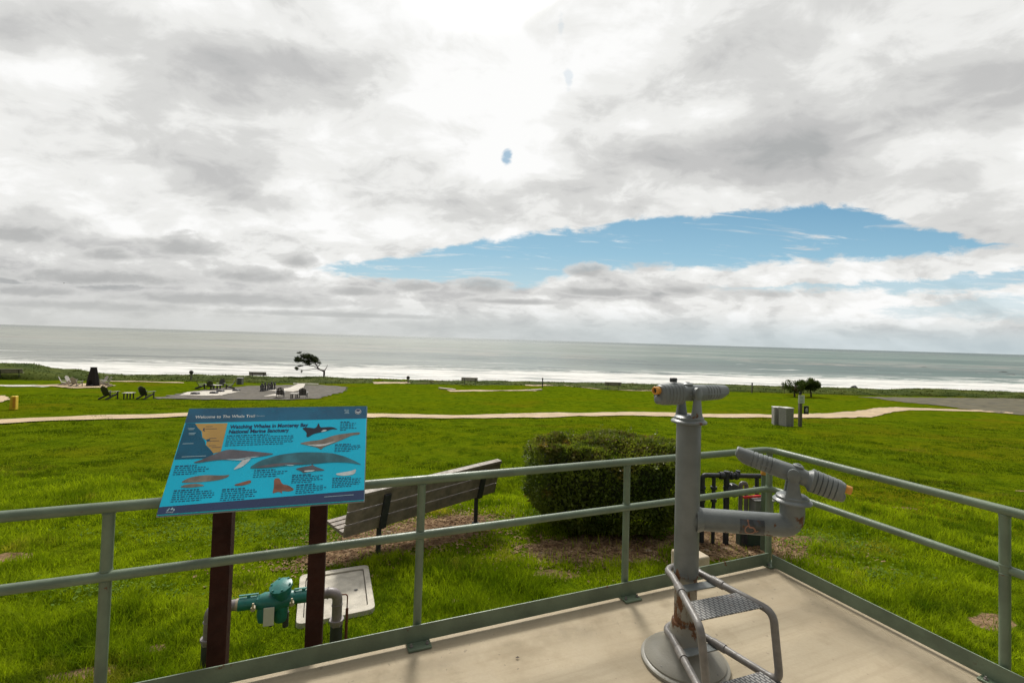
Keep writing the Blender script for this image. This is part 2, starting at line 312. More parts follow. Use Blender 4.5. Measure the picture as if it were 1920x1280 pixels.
def sea_mat():
    m, t, b = base_mat('sea_water'); g = t.node('ShaderNodeNewGeometry').outputs['Position']
    x, y, z = t.sep(g)
    yy = t.add(y, t.mul(x, -.10))
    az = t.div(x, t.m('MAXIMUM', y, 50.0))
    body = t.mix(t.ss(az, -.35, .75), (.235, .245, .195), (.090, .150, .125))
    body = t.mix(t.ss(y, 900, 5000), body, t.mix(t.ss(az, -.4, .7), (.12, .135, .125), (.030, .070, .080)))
    pn = t.noise(t.scalev(g, (.0022, .0050, 1)), 1.0, 6, .6)
    body = t.mix(t.ss(pn, .35, .7, 0, .5), body, (.25, .27, .245))
    st = t.noise(t.scalev(g, (.016, .055, 1)), 1.0, 7, .65)
    body = t.mix(t.ss(st, .52, .68, 0, .7), body, (.04, .06, .052))
    body = t.mix(t.ss(t.noise(t.offv(t.scalev(g, (.006, .03, 1)), (3, 1, 0)), 1.0, 7, .65), .54, .66, 0, .5), body, (.30, .31, .28))
    for sc_, of_, k_, cc_ in (((.0016, .009, 1), (1, 7, 0), .50, (.045, .062, .056)), ((.0012, .0060, 1), (5, 2, 0), .45, (.27, .285, .26)), ((.0004, .0022, 1), (8, 3, 0), .45, (.06, .08, .08)), ((.0003, .0010, 1), (2, 9, 0), .4, (.24, .26, .245))):
        body = t.mix(t.ss(t.noise(t.offv(t.scalev(g, sc_), of_), 1.0, 9, .70), .52, .64, 0, k_), body, cc_)
    kb = t.mul(t.ss(y, 330, 420), t.ss(y, 700, 560)); kn = t.noise(t.scalev(g, (.020, .045, 1)), 1.0, 7, .7)
    kelp = t.mul(kb, t.mul(t.ss(kn, .48, .62, 0, .55), t.ss(t.noise(t.scalev(g, (.004, .004, 1)), 1.0, 2), .42, .55)))
    body = t.mix(kelp, body, (.36, .30, .26))
    wc = t.mul(t.ss(t.noise(t.offv(t.scalev(g, (.030, .075, 1)), (4, 8, 0)), 1.0, 8, .72), .625, .68), t.mul(t.ss(az, .1, .6, .15, .9), t.ss(y, 900, 300)))
    body = t.mix(wc, body, (.60, .60, .57))
    # surf
    e1 = t.noise(t.scalev(g, (.012, .020, 1)), 1.0, 5, .6); lace = t.noise(t.scalev(g, (.045, .16, 1)), 1.0, 8, .68)
    dist = t.add(yy, t.mul(t.sub(e1, .5), 84))
    f1 = t.ss(dist, 206, 200)
    holes = t.m('MAXIMUM', t.mul(t.ss(lace, .47, .62), t.ss(dist, 150, 205, .60, .35)), t.ss(t.noise(t.offv(t.scalev(g, (.006, .085, 1)), (2, 2, 0)), 1.0, 6, .6), .55, .66, 0, .55))
    line2 = t.mul(t.ss(dist, 202, 208), t.mul(t.ss(dist, 245, 214), t.ss(lace, .47, .56, 0, .85)))
    swell = t.mul(t.ss(t.noise(t.offv(t.scalev(g, (.008, .05, 1)), (7, 7, 0)), 1.0, 3, .5), .60, .66, 0, .8), t.mul(t.ss(dist, 206, 214), t.ss(dist, 330, 250)))
    body = t.mix(swell, body, (.035, .05, .042))
    line3 = t.mul(t.mul(t.ss(dist, 268, 272), t.ss(dist, 279, 275)), t.ss(t.noise(t.scalev(g, (.010, .01, 1)), 1.0, 2), .50, .60, 0, .8))
    foam = t.m('MAXIMUM', t.mul(f1, t.sub(1.0, holes)), t.m('MAXIMUM', line2, line3), clamp=True)
    c = t.mix(foam, body, (.70, .69, .66))
    t.put(b.inputs['Base Color'], c); b.inputs['Roughness'].default_value = 1; b.inputs['Specular IOR Level'].default_value = 0
    gl = t.node('ShaderNodeBsdfGlossy'); gl.inputs['Roughness'].default_value = .16; gl.inputs['Color'].default_value = (1, 1, 1, 1)
    ms = t.node('ShaderNodeMixShader'); t.put(ms.inputs[0], t.mul(t.sub(1.0, foam), t.ss(az, -.3, .8, .36, .20))); t.l.new(b.outputs[0], ms.inputs[1]); t.l.new(gl.outputs[0], ms.inputs[2]); t.l.new(ms.outputs[0], t.n['Material Output'].inputs[0])
    bn = t.node('ShaderNodeBump'); bn.inputs['Strength'].default_value = .8; bn.inputs['Distance'].default_value = 1.5
    hgt = t.add(t.mul(t.noise(t.scalev(g, (.035, .13, 1)), 1.0, 8, .62), 3.0), t.mul(t.noise(t.scalev(g, (.25, .6, 1)), 1.0, 6, .6), .6))
    t.put(bn.inputs['Height'], hgt); t.l.new(bn.outputs[0], b.inputs['Normal']); b3 = t.node('ShaderNodeBump'); b3.inputs['Strength'].default_value = .14; b3.inputs['Distance'].default_value = 1.0; t.put(b3.inputs['Height'], hgt); t.l.new(b3.outputs[0], gl.inputs['Normal']); return m
M['sea'] = sea_mat()

# ------------------------------------------------------------------ mesh builder
class MB:
    def __init__(s): s.v = []; s.f = []
    def addv(s, pts): i = len(s.v); s.v += [tuple(p) for p in pts]; return i
    def box(s, c, d, R=None, taper=1.0):
        R = R or Matrix.Identity(3); c = Vector(c); pts = []
        for z in (-1, 1):
            k = taper if z > 0 else 1
            for a, b in ((-1, -1), (1, -1), (1, 1), (-1, 1)):
                pts.append(c + R @ Vector((a*d[0]/2*k, b*d[1]/2*k, z*d[2]/2)))
        i = s.addv(pts)
        s.f += [(i+3, i+2, i+1, i), (i+4, i+5, i+6, i+7)] + [(i+k, i+(k+1) % 4, i+4+(k+1) % 4, i+4+k) for k in range(4)]
        return s
    def tube(s, pts, r, n=12, caps=True, closed=False):
        pts = [Vector(p) for p in pts]; N = len(pts); rr = r if isinstance(r, (list, tuple)) else [r]*N
        tans = []
        for i in range(N):
            a = pts[(i-1) % N] if (closed or i > 0) else pts[i]; b = pts[(i+1) % N] if (closed or i < N-1) else pts[i]
            tans.append((b-a).normalized())
        up = Vector((0, 0, 1)) if abs(tans[0].z) < .9 else Vector((1, 0, 0))
        nrm = (up - tans[0]*up.dot(tans[0])).normalized(); base = len(s.v)
        for i in range(N):
            nrm = (nrm - tans[i]*nrm.dot(tans[i])).normalized(); bn = tans[i].cross(nrm)
            s.v += [tuple(pts[i] + (nrm*cos(2*pi*k/n) + bn*sin(2*pi*k/n))*rr[i]) for k in range(n)]
        for i in range(N if closed else N-1):
            a = base+i*n; b = base+((i+1) % N)*n
            s.f += [(a+k, a+(k+1) % n, b+(k+1) % n, b+k) for k in range(n)]
        if caps and not closed:
            s.f.append(tuple(base+k for k in reversed(range(n)))); s.f.append(tuple(base+(N-1)*n+k for k in range(n)))
        return s
    def lathe(s, prof, n=32, M4=None):
        M4 = M4 or Matrix.Identity(4); base = len(s.v)
        for r, z in prof: s.v += [tuple(M4 @ Vector((r*cos(2*pi*k/n), r*sin(2*pi*k/n), z))) for k in range(n)]
        for i in range(len(prof)-1):
            a = base+i*n; b = a+n; s.f += [(a+k, a+(k+1) % n, b+(k+1) % n, b+k) for k in range(n)]
        s.f.append(tuple(base+k for k in reversed(range(n)))); s.f.append(tuple(base+(len(prof)-1)*n+k for k in range(n)))
        return s
    def loft(s, rings):
        n = len(rings[0]); base = len(s.v)
        for r in rings: s.v += [tuple(p) for p in r]
        for i in range(len(rings)-1):
            a = base+i*n; b = a+n; s.f += [(a+k, a+(k+1) % n, b+(k+1) % n, b+k) for k in range(n)]
        s.f.append(tuple(base+k for k in reversed(range(n)))); s.f.append(tuple(base+(len(rings)-1)*n+k for k in range(n)))
        return s
    def prism(s, poly, M4, th):
        n = len(poly); a = s.addv([M4 @ Vector((x, y, 0)) for x, y in poly]); b = s.addv([M4 @ Vector((x, y, th)) for x, y in poly])
        s.f.append(tuple(reversed(range(a, a+n)))); s.f.append(tuple(range(b, b+n)))
        s.f += [(a+k, a+(k+1) % n, b+(k+1) % n, b+k) for k in range(n)]; return s
    def poly(s, pts): i = s.addv(pts); s.f.append(tuple(range(i, i+len(pts)))); return s
    def build(s, name, m, parent=None, bevel=0, angle=38, fix=True, split=False):
        if split:                                  # every separate piece becomes an object of its own
            par = list(range(len(s.v)))
            def fd(i):
                while par[i] != i: par[i] = par[par[i]]; i = par[i]
                return i
            for f in s.f:
                for k in f[1:]: par[fd(k)] = fd(f[0])
            gr = {}
            for f in s.f: gr.setdefault(fd(f[0]), []).append(f)
            outp = []
            for fs in gr.values():
                idx = sorted({k for f in fs for k in f}); mp = {k: i for i, k in enumerate(idx)}; q = MB(); q.v = [s.v[k] for k in idx]; q.f = [tuple(mp[k] for k in f) for f in fs]
                outp.append(q.build(name, m, parent, bevel, angle, fix))
            return outp[0]
        me = bpy.data.meshes.new(name); me.from_pydata(s.v, [], s.f)
        if fix:
            bm = bmesh.new(); bm.from_mesh(me); bmesh.ops.recalc_face_normals(bm, faces=bm.faces); bm.to_mesh(me); bm.free()
        me.polygons.foreach_set('use_smooth', [True]*len(me.polygons)); me.set_sharp_from_angle(angle=radians(angle))
        me.materials.append(m); o = bpy.data.objects.new(name, me); scene.collection.objects.link(o)
        if parent: o.parent = parent
        if bevel:
            bv = o.modifiers.new('bevel', 'BEVEL'); bv.width = bevel; bv.segments = 2; bv.limit_method = 'ANGLE'; bv.angle_limit = radians(40)
            bv.harden_normals = False
        return o
def fast_mesh(name, verts, faces, m, parent=None, smooth=False):
    """verts (n,3), faces (k,3|4) numpy"""
    me = bpy.data.meshes.new(name); nv = len(verts); nf, k = faces.shape
    me.vertices.add(nv); me.vertices.foreach_set('co', verts.astype(np.float32).ravel())
    me.loops.add(nf*k); me.loops.foreach_set('vertex_index', faces.astype(np.int32).ravel())
    me.polygons.add(nf); me.polygons.foreach_set('loop_start', np.arange(0, nf*k, k, dtype=np.int32))
    if smooth: me.polygons.foreach_set('use_smooth', np.ones(nf, bool))
    me.update(calc_edges=True); me.materials.append(m)
    o = bpy.data.objects.new(name, me); scene.collection.objects.link(o)
    if parent: o.parent = parent
    return o
def tag(o, label=None, cat=None, group=None, kind=None):
    if label: o['label'] = label
    if cat: o['category'] = cat
    if group: o['group'] = group
    if kind: o['kind'] = kind
    return o
def thing(name, loc, rz, label, cat, group=None):
    o = bpy.data.objects.new(name, None); scene.collection.objects.link(o); o.empty_display_size = .2
    o.location = loc; o.rotation_euler = (0, 0, rz); return tag(o, label, cat, group)
def dup(o, loc=None, rz=None, label=None, parent=None):
    c = o.copy(); scene.collection.objects.link(c)
    if parent: c.parent = parent
    for ch in list(o.children): dup(ch, parent=c)
    if loc is not None: c.location = loc
    if rz is not None: c.rotation_euler = (0, 0, rz)
    if label: c['label'] = label
    return c
def hd(deg): return radians(90-deg)          # compass-like heading (0 = away from the camera, 90 = right) to a z rotation of local +X
def fillet(pts, r, n=6):
    pts = [Vector(p) for p in pts]; out = [pts[0]]
    for i in range(1, len(pts)-1):
        a, b, c = pts[i-1], pts[i], pts[i+1]; u = (a-b).normalized(); v = (c-b).normalized()
        ang = u.angle(v); d = min(r/tan(ang/2), (a-b).length*.49, (c-b).length*.49); p0 = b+u*d; p1 = b+v*d
        for k in range(n+1):
            t_ = k/n; out.append(p0.lerp(b, t_).lerp(b.lerp(p1, t_), t_))
    out.append(pts[-1]); return out
def lettering(txt, size, M4, name, m, parent, bold=0.0, squeeze=1.0, spacing=1.0):
    cu = bpy.data.curves.new(name, 'FONT'); cu.body = txt; cu.size = size; cu.offset = bold; cu.space_character = spacing; cu.resolution_u = 3
    o = bpy.data.objects.new(name, cu); scene.collection.objects.link(o); bpy.context.view_layer.update()
    me = bpy.data.meshes.new_from_object(o.evaluated_get(bpy.context.evaluated_depsgraph_get()))
    bpy.data.objects.remove(o); bpy.data.curves.remove(cu)
    me.transform(M4 @ Matrix.Diagonal((squeeze, 1, 1, 1))); me.materials.clear(); me.materials.append(m); me.name = name
    ob = bpy.data.objects.new(name, me); scene.collection.objects.link(ob); ob.parent = parent; return ob

# ------------------------------------------------------------------ value noise in numpy, terrain
_perm = rng.permutation(4096)
def vnoise(x, y):
    xi = np.floor(x).astype(int); yi = np.floor(y).astype(int); fx = x-xi; fy = y-yi
    fx = fx*fx*(3-2*fx); fy = fy*fy*(3-2*fy)
    h = lambda a, b: _perm[(_perm[a & 4095] + b) & 4095]/4095.0
    return (h(xi, yi)*(1-fx)+h(xi+1, yi)*fx)*(1-fy)+(h(xi, yi+1)*(1-fx)+h(xi+1, yi+1)*fx)*fy
def fbm(x, y, o=4):
    r = 0; a = .5; x = np.asarray(x, float); y = np.asarray(y, float)
    for i in range(o): r = r+a*vnoise(x*2**i+17.3*i, y*2**i+5.1*i); a *= .5
    return r/(1-.5**o)
_ky = np.linspace(-60, 140, 801)
_kz = 1.75-np.interp(_ky, [-60, 0, 2, 5.4, 12, 26, 40, 55, 67, 80, 140], [2.0, 2.3, 2.38, 2.6, 3.25, 4.42, 5.62, 6.45, 6.9, 7.1, 7.3])
_kz = np.convolve(np.pad(_kz, 10, 'edge'), np.ones(21)/21, 'valid')
def ground_z(x, y):
    x = np.asarray(x, float); y = np.asarray(y, float); b = np.interp(y, _ky, _kz)
    near = np.clip((y-4)/8, 0, 1)
    return b + (fbm(x*.16, y*.16, 3)-.5)*.30*near*np.clip((95-y)/40, .25, 1) + (fbm(x*.9+40, y*.9, 3)-.5)*.10*np.clip((y-2)/4, 0.2, 1)
def G(px, py, up=0.0):
    """the spot of terrain seen at a point of the photograph"""
    d = ray(px, py); t_ = 2.0; st = .5
    while t_ < 120:
        if EYE+d[2]*t_ < float(ground_z(d[0]*t_, d[1]*t_))+up: break
        t_ += st*(.1+t_*.02)
    lo, hi = t_-st*(.1+t_*.02)-.01, t_
    for _ in range(25):
        mid = (lo+hi)/2
        if EYE+d[2]*mid < float(ground_z(d[0]*mid, d[1]*mid))+up: hi = mid
        else: lo = mid
    x, y = d[0]*hi, d[1]*hi
    return Vector((x, y, float(ground_z(x, y))+up))
def at_depth(px, py, D):
    d = ray(px, py); return Vector((d[0]*D/d[1], D, EYE+d[2]*D/d[1]))

# deck frame: corner of the railing and the two directions of the rails
C0 = Vector((2.109, 3.772, 0)); H1 = 67.7
dl = Vector((sin(radians(H1)), cos(radians(H1)), 0)); dr = Vector((-dl.y, dl.x, 0))
def inside_deck(x, y, m_=0.0):
    a = (x-C0.x)*dl.x+(y-C0.y)*dl.y; b = (x-C0.x)*dr.x+(y-C0.y)*dr.y
    return (a < .10+m_) & (b < .10+m_)
# dirt patches (centre x, centre y, radius x, radius y, turn)
def dirt_at(x, y):
    r = np.zeros_like(np.asarray(x, float))
    for cx, cy, rx, ry, rot, k in DIRT:
        c, s_ = cos(rot), sin(rot); a = ((x-cx)*c+(y-cy)*s_)/rx; b = (-(x-cx)*s_+(y-cy)*c)/ry
        r = np.maximum(r, k*np.exp(-(a*a+b*b)**1.5))
    return r
DIRT = []
def dirt_px(px, py, rx, ry, rot=0, k=1.0):
    g = G(px, py); DIRT.append((g.x, g.y, rx, ry, rot, k))
dirt_px(790, 1000, 1.35, .62, radians(38)); dirt_px(650, 1040, .55, .30, radians(30)); dirt_px(1130, 1030, 1.15, .55, .2); dirt_px(1380, 1022, 1.0, .75, .1)
dirt_px(1500, 1010, .5, .25, .1, .8); dirt_px(1860, 1165, .32, .16, .5, .8); dirt_px(20, 1045, .35, .2, 0, .7); dirt_px(1700, 952, .35, .1, 0, .7)
dirt_px(150, 1265, .25, .12, .3, .75); dirt_px(290, 1215, .14, .07, 0, .7); dirt_px(1920, 920, .3, .12, 0, .8); dirt_px(380, 900, .5, .12, 0, .5)
dirt_px(1040, 1075, .4, .18, 0, .6); dirt_px(870, 1125, .2, .08, .2, .5); dirt_px(1630, 1065, .2, .06, 0, .7); dirt_px(655, 935, .4, .12, 0, .7)

# ------------------------------------------------------------------ ground sheet
edge_px = [(-700, 676), (-300, 679), (0, 681), (60, 682), (120, 691), (150, 691.5), (180, 699), (240, 701.5), (300, 702.5), (420, 702), (470, 703.5), (520, 706.5), (600, 705.5), (660, 709), (760, 711), (860, 713.5), (930, 713.5),
           (1000, 715), (1100, 717), (1200, 719), (1300, 719), (1400, 721.5), (1500, 724.5), (1600, 727), (1670, 729.5), (1720, 727.5), (1800, 730), (1920, 735), (2300, 745), (2800, 755)]
foot_px = [(-700, 706), (0, 711), (120, 712.5), (240, 714), (420, 717), (600, 720), (700, 718), (860, 722), (1000, 723), (1060, 724), (1140, 731), (1240, 733.5), (1400, 735), (1600, 741), (1720, 742.5), (1800, 744), (1920, 748), (2300, 757), (2800, 768)]
exs = np.array([ray(a, b)[0]/ray(a, b)[1] for a, b in edge_px]); ezs = np.array([ray(a, b)[2]/ray(a, b)[1] for a, b in edge_px])
fxs = np.array([ray(a, b)[0]/ray(a, b)[1] for a, b in foot_px]); fys = np.array([G(a, b).y for a, b in foot_px])
ys = np.concatenate([np.arange(-30, 1.0, 1.5), 1.0+np.cumsum(np.full(230, .045)), 11.35+np.cumsum(.05*1.022**np.arange(165))])
ys = ys[ys < 92]; us = np.linspace(-1, 1, 481)
YY, UU = np.meshgrid(ys, us, indexing='ij')
XX = UU*(np.abs(YY)*1.9+6); XX = np.sign(XX)*np.abs(XX)
ZZ = ground_z(XX, YY)
edge = np.interp(XX/np.maximum(YY, 1), fxs, fys)+8.6
ZZ = np.where(YY > edge, np.maximum(ZZ-(YY-edge)*2.5, -13.5), ZZ)
vv = np.stack([XX, YY, ZZ], -1).reshape(-1, 3); nr, nc_ = XX.shape
ii = (np.arange(nr-1)[:, None]*nc_+np.arange(nc_-1)[None, :]).ravel()
ff = np.stack([ii, ii+1, ii+nc_+1, ii+nc_], 1)
ground = fast_mesh('lawn', vv, ff, M['ground'], smooth=True); tag(ground, kind='structure')
at_ = ground.data.attributes.new('dirt', 'FLOAT', 'POINT'); at_.data.foreach_set('value', dirt_at(vv[:, 0], vv[:, 1]).astype(np.float32))
# sea
sy = np.array([92, 140, 260, 600, 1500, 5000, 20000, 90000.]); sv = []; sf = []
for a in sy: sv += [(-a*3-300, a, -12.25), (a*3+300, a, -12.25)]
sea = fast_mesh('sea', np.array(sv), np.array([(2*i, 2*i+1, 2*i+3, 2*i+2) for i in range(len(sy)-1)]), M['sea']); tag(sea, kind='structure')

# ------------------------------------------------------------------ paths, gravel and pads draped over the lawn
def drape_strip(name, rows, m, up, label=None, cat=None):
    """rows: (px, py_far, py_near) edges; densified and laid on the terrain"""
    A = [G(a, b) for a, b, c in rows]; Bq = [G(a, c) for a, b, c in rows]; pa = []; pb = []
    for i in range(len(A)-1):
        n = max(2, int((A[i+1]-A[i]).length/.5))
        for k in range(n): pa.append(A[i].lerp(A[i+1], k/n)); pb.append(Bq[i].lerp(Bq[i+1], k/n))
    pa.append(A[-1]); pb.append(Bq[-1]); V_ = []; K = 5
    for j, (a, b) in enumerate(zip(pa, pb)):
        wv = (random.random()-.5)*.10
        for k in range(K+1):
            q = a.lerp(b, k/K); q.y += wv if k in (0, K) else 0
            V_.append((q.x, q.y, float(ground_z(q.x, q.y))+up))
    F = [(j*(K+1)+k, j*(K+1)+k+1, (j+1)*(K+1)+k+1, (j+1)*(K+1)+k) for j in range(len(pa)-1) for k in range(K)]
    o = fast_mesh(name, np.array(V_), np.array(F), m, smooth=True); return tag(o, label, cat, kind='structure')
def drape_poly(name, pts, m, up, step=.6, wob=.25):
    P_ = [G(a, b) for a, b in pts]; out = []
    for i in range(len(P_)):
        a, b = P_[i], P_[(i+1) % len(P_)]; n = max(1, int((b-a).length/step))
        for k in range(n):
            q = a.lerp(b, k/n); q += Vector((random.uniform(-wob, wob), random.uniform(-wob, wob), 0))*(1 if n > 1 else 0); out.append(q)
    bm = bmesh.new(); vs_ = [bm.verts.new((p.x, p.y, 0)) for p in out]; es = [bm.edges.new((vs_[i], vs_[(i+1) % len(vs_)])) for i in range(len(vs_))]
    bmesh.ops.triangle_fill(bm, use_beauty=True, edges=es)
    for _ in range(6):
        lo_ = [e for e in bm.edges if e.calc_length() > max(.8, step*1.3)]
        if not lo_: break
        bmesh.ops.subdivide_edges(bm, edges=lo_, cuts=1); bmesh.ops.triangulate(bm, faces=bm.faces)
    for v in bm.verts: v.co.z = float(ground_z(v.co.x, v.co.y))+up
    bmesh.ops.recalc_face_normals(bm, faces=bm.faces)
    me = bpy.data.meshes.new(name); bm.to_mesh(me); bm.free(); me.materials.append(m)
    o = bpy.data.objects.new(name, me); scene.collection.objects.link(o); return tag(o, kind='structure')
path_rows = [(-260, 801, 809), (-60, 791, 799), (60, 785, 792), (200, 779, 787), (350, 775, 781.5), (520, 775, 782), (700, 776.5, 784), (800, 778.5, 784.5), (900, 778.5, 785), (955, 776, 784),
             (1060, 774.5, 782), (1130, 773.5, 780.5), (1240, 773.5, 781), (1380, 777, 784), (1500, 777, 784), (1560, 775, 784.5), (1600, 772, 784), (1640, 765.5, 781), (1680, 763.5, 772),
             (1730, 765.5, 769.5), (1800, 768, 771), (1900, 773, 776)]
drape_strip('footpath', path_rows, M['sand'], .05)
drape_poly('gravel_yard', [(285, 749), (330, 739), (400, 728), (470, 723.5), (540, 722), (600, 722), (652, 726), (645, 735), (590, 748), (440, 750)], M['gravel'], .05)
drape_poly('gravel_yard', [(1610, 744.5), (1745, 745.5), (1930, 747), (2000, 752), (2000, 783), (1910, 778), (1800, 766), (1700, 755), (1650, 748)], M['gravelb'], .05)
drape_poly('sand_circle', [(-60, 744), (-10, 741.5), (12, 744), (22, 749), (8, 754.5), (-20, 757), (-70, 756)], M['sand'], .06, .5, .1)
drape_poly('patio', [(58, 723.5), (120, 721), (170, 719.5), (205, 720.5), (216, 723.5), (200, 727), (150, 728.5), (110, 726.5)], M['sand'], .07, .5, .12)
drape_poly('patio', [(-40, 721.5), (80, 722.5), (110, 724), (80, 726), (-40, 723.5)], M['pad'], .05, .5, .1)
drape_poly('concrete_pad', [(336, 742.5), (352, 736), (395, 734), (440, 732), (450, 735), (425, 739.5), (408, 743)], M['pad'], .08, .4, .04)
drape_poly('concrete_pad', [(500, 733), (540, 728), (560, 719.5), (572, 719.5), (568, 730), (550, 735.5), (528, 733.5), (515, 734)], M['pad'], .08, .4, .04)
drape_poly('concrete_pad', [(494, 744), (518, 739.5), (534, 740), (520, 744)], M['pad'], .08, .3, .03)
drape_poly('concrete_pad', [(548, 718.2), (600, 718.8), (596, 720.6), (550, 720)], M['pad'], .06, .3, .03)
drape_poly('sand_court', [(838, 731.5), (1000, 731), (1006, 733.5), (845, 734.5)], M['sand'], .05, .5, .05)
drape_poly('dirt_trail', [(700, 716.5), (765, 716.5), (770, 719), (700, 719.5)], M['sand'], .05, .5, .15)
drape_strip('dirt_trail', [(985, 721.5, 723), (1060, 721.5, 723.5), (1120, 727.5, 730), (1180, 730, 732.5), (1250, 732.5, 734.5)], M['sand'], .05)
drape_strip('dirt_trail', [(205, 714, 715.5), (300, 716.2, 717.5), (345, 717.5, 718.5)], M['sand'], .05)

# ------------------------------------------------------------------ bluff edge plants
uu = np.linspace(-1.9, 1.75, 1100); front = np.interp(uu, fxs, fys); top_y = front+8.0
topz = EYE+np.interp(uu, exs, ezs)*top_y
prof = [(0, 0), (.05, .30), (.16, .52), (.34, .70), (.55, .83), (.78, .95), (1, 1.0), (1.25, .86), (1.55, .3), (1.9, -1.8)]
bluff_rows = []
for s_, h_ in prof:
    y_ = front+(top_y-front)*s_; x_ = uu*y_; gz = ground_z(x_, y_)
    z_ = gz+(topz-ground_z(uu*top_y, top_y))*h_-(.1 if s_ == 0 else 0)-(s_-1 if s_ > 1 else 0)*3 + (fbm(x_*.5+s_*3, y_*.5, 4)-.5)*.28*(1 if s_ > 0 else 0)
    bluff_rows.append(np.stack([x_, y_, z_], -1))
bv_ = np.concatenate(bluff_rows); nb = len(uu)
ib = (np.arange(len(prof)-1)[:, None]*nb+np.arange(nb-1)[None, :]).ravel()
bluff = fast_mesh('bluff_plants', bv_, np.stack([ib, ib+1, ib+nb+1, ib+nb], 1), M['ice'], smooth=True); tag(bluff, kind='stuff', label='low dark green ground cover along the bluff edge', cat='ground cover')

# ------------------------------------------------------------------ grass blades
def blades(name, x, y, h, wd, lean, m, kind='stuff', z=None, label=None):
    n = len(x); a = rng.uniform(0, 2*pi, n); z = ground_z(x, y)-.01 if z is None else z
    dx, dy = np.cos(a), np.sin(a); b = rng.uniform(0, 2*pi, n); lx = np.cos(b)*lean*h; ly = np.sin(b)*lean*h
    p = np.stack([x, y, z], -1); W = np.stack([dx*wd, dy*wd, 0*wd], -1)/2; L = np.stack([lx, ly, h*.55], -1)
    L1 = np.stack([lx*.35, ly*.35, h*.55], -1); L2 = np.stack([lx, ly, h*np.sqrt(np.clip(1-lean*lean*.5, .3, 1))], -1)
    V_ = np.stack([p-W, p+W, p+L1+W*.75, p+L1-W*.75, p+L2], 1).reshape(-1, 3)
    k = np.arange(n)*5
    F = np.concatenate([np.stack([k, k+1, k+2], 1), np.stack([k, k+2, k+3], 1), np.stack([k+3, k+2, k+4], 1)])
    o = fast_mesh(name, V_, F, m); return tag(o, label, 'grass', kind=kind)
def scatter(n, y0, y1, umax=1.32):
    y = y0*(y1/y0)**rng.random(n); u = rng.uniform(-umax, umax, n); return u*y, y
def keep(x, y):
    k = ~inside_deck(x, y, .03); d = dirt_at(x, y)+(fbm(x*3, y*3, 3)-.5)*.8
    k &= ~((d > .42) & (rng.random(len(x)) > .06)); return k & ~in_lid(x, y)
LID = [G(553.5, 1181), G(562, 1088), G(690, 1064.5), G(703.5, 1149)]
LCX = sum(p.x for p in LID)/4; LCY = sum(p.y for p in LID)/4
def in_lid(x, y):
    r = np.ones(len(x), bool); P_ = [(p.x+(p.x-LCX)*.06, p.y+(p.y-LCY)*.06) for p in LID]
    for i in range(4):
        (ax, ay), (bx, by) = P_[i], P_[(i+1) % 4]; r &= ((bx-ax)*(y-ay)-(by-ay)*(x-ax)) < 0
    return r
X1, Y1 = scatter(330000, 1.9, 9.5); k = keep(X1, Y1); X1, Y1 = X1[k], Y1[k]
cl = fbm(X1*.8+3, Y1*.8, 4); cl2 = fbm(X1*3.1+9, Y1*3.1, 3); cl3 = fbm(X1*7+2, Y1*7, 2); hh = (.022+.07*np.clip((cl-.42)*4, 0, 1)+.055*np.clip((cl2-.48)*5, 0, 1)+.04*np.clip((cl3-.5)*5, 0, 1))*rng.uniform(.55, 1.4, len(X1))
blades('grass', X1, Y1, hh, .0035+.0009*Y1, rng.uniform(.15, .9, len(X1)), M['grass'], label='short bright green grass around the terrace')
X2, Y2 = scatter(230000, 9.0, 34, 1.25); k = keep(X2, Y2); X2, Y2 = X2[k], Y2[k]
cl = fbm(X2*.35+3, Y2*.35, 4); cl2 = fbm(X2*1.4+9, Y2*1.4, 3); hh = (.025+.045*np.clip((cl-.52)*5, 0, 1)+.06*np.clip((cl2-.60)*6, 0, 1))*rng.uniform(.6, 1.3, len(X2))
def off_path(x, y):
    r = np.ones(len(x), bool)
    c = [G(a, (b+d)/2) for a, b, d in path_rows]; cx = np.array([p.x for p in c]); cyy = np.array([p.y for p in c])
    yc = np.interp(x, cx, cyy); wd = np.array([abs(G(a, b).y-G(a, d).y)/2 for a, b, d in path_rows]); return np.abs(y-yc) > np.interp(x, cx, wd)+.12
k = off_path(X2, Y2); X2, Y2, hh = X2[k], Y2[k], hh[k]
blades('grass', X2, Y2, hh, .004+.0011*Y2, rng.uniform(.2, 1.0, len(X2)), M['grass2'], label='bright green grass on the lawn before the footpath')
# tall fringe along the outside of the kick plates
nf_ = 26000; a = rng.uniform(-6.5, .3, nf_); b = .13+np.abs(rng.normal(0, .13, nf_)); sd_ = rng.random(nf_) < .5
xf = np.where(sd_, C0.x+dl.x*a+dr.x*b, C0.x+dr.x*a+dl.x*b); yf = np.where(sd_, C0.y+dl.y*a+dr.y*b, C0.y+dr.y*a+dl.y*b)
k = keep(xf, yf) & (yf > .5); xf, yf = xf[k], yf[k]
blades('grass', xf, yf, rng.uniform(.06, .17, len(xf)), .006+0*xf, rng.uniform(.2, .8, len(xf)), M['grass'], label='longer grass fringe at the foot of the terrace wall')
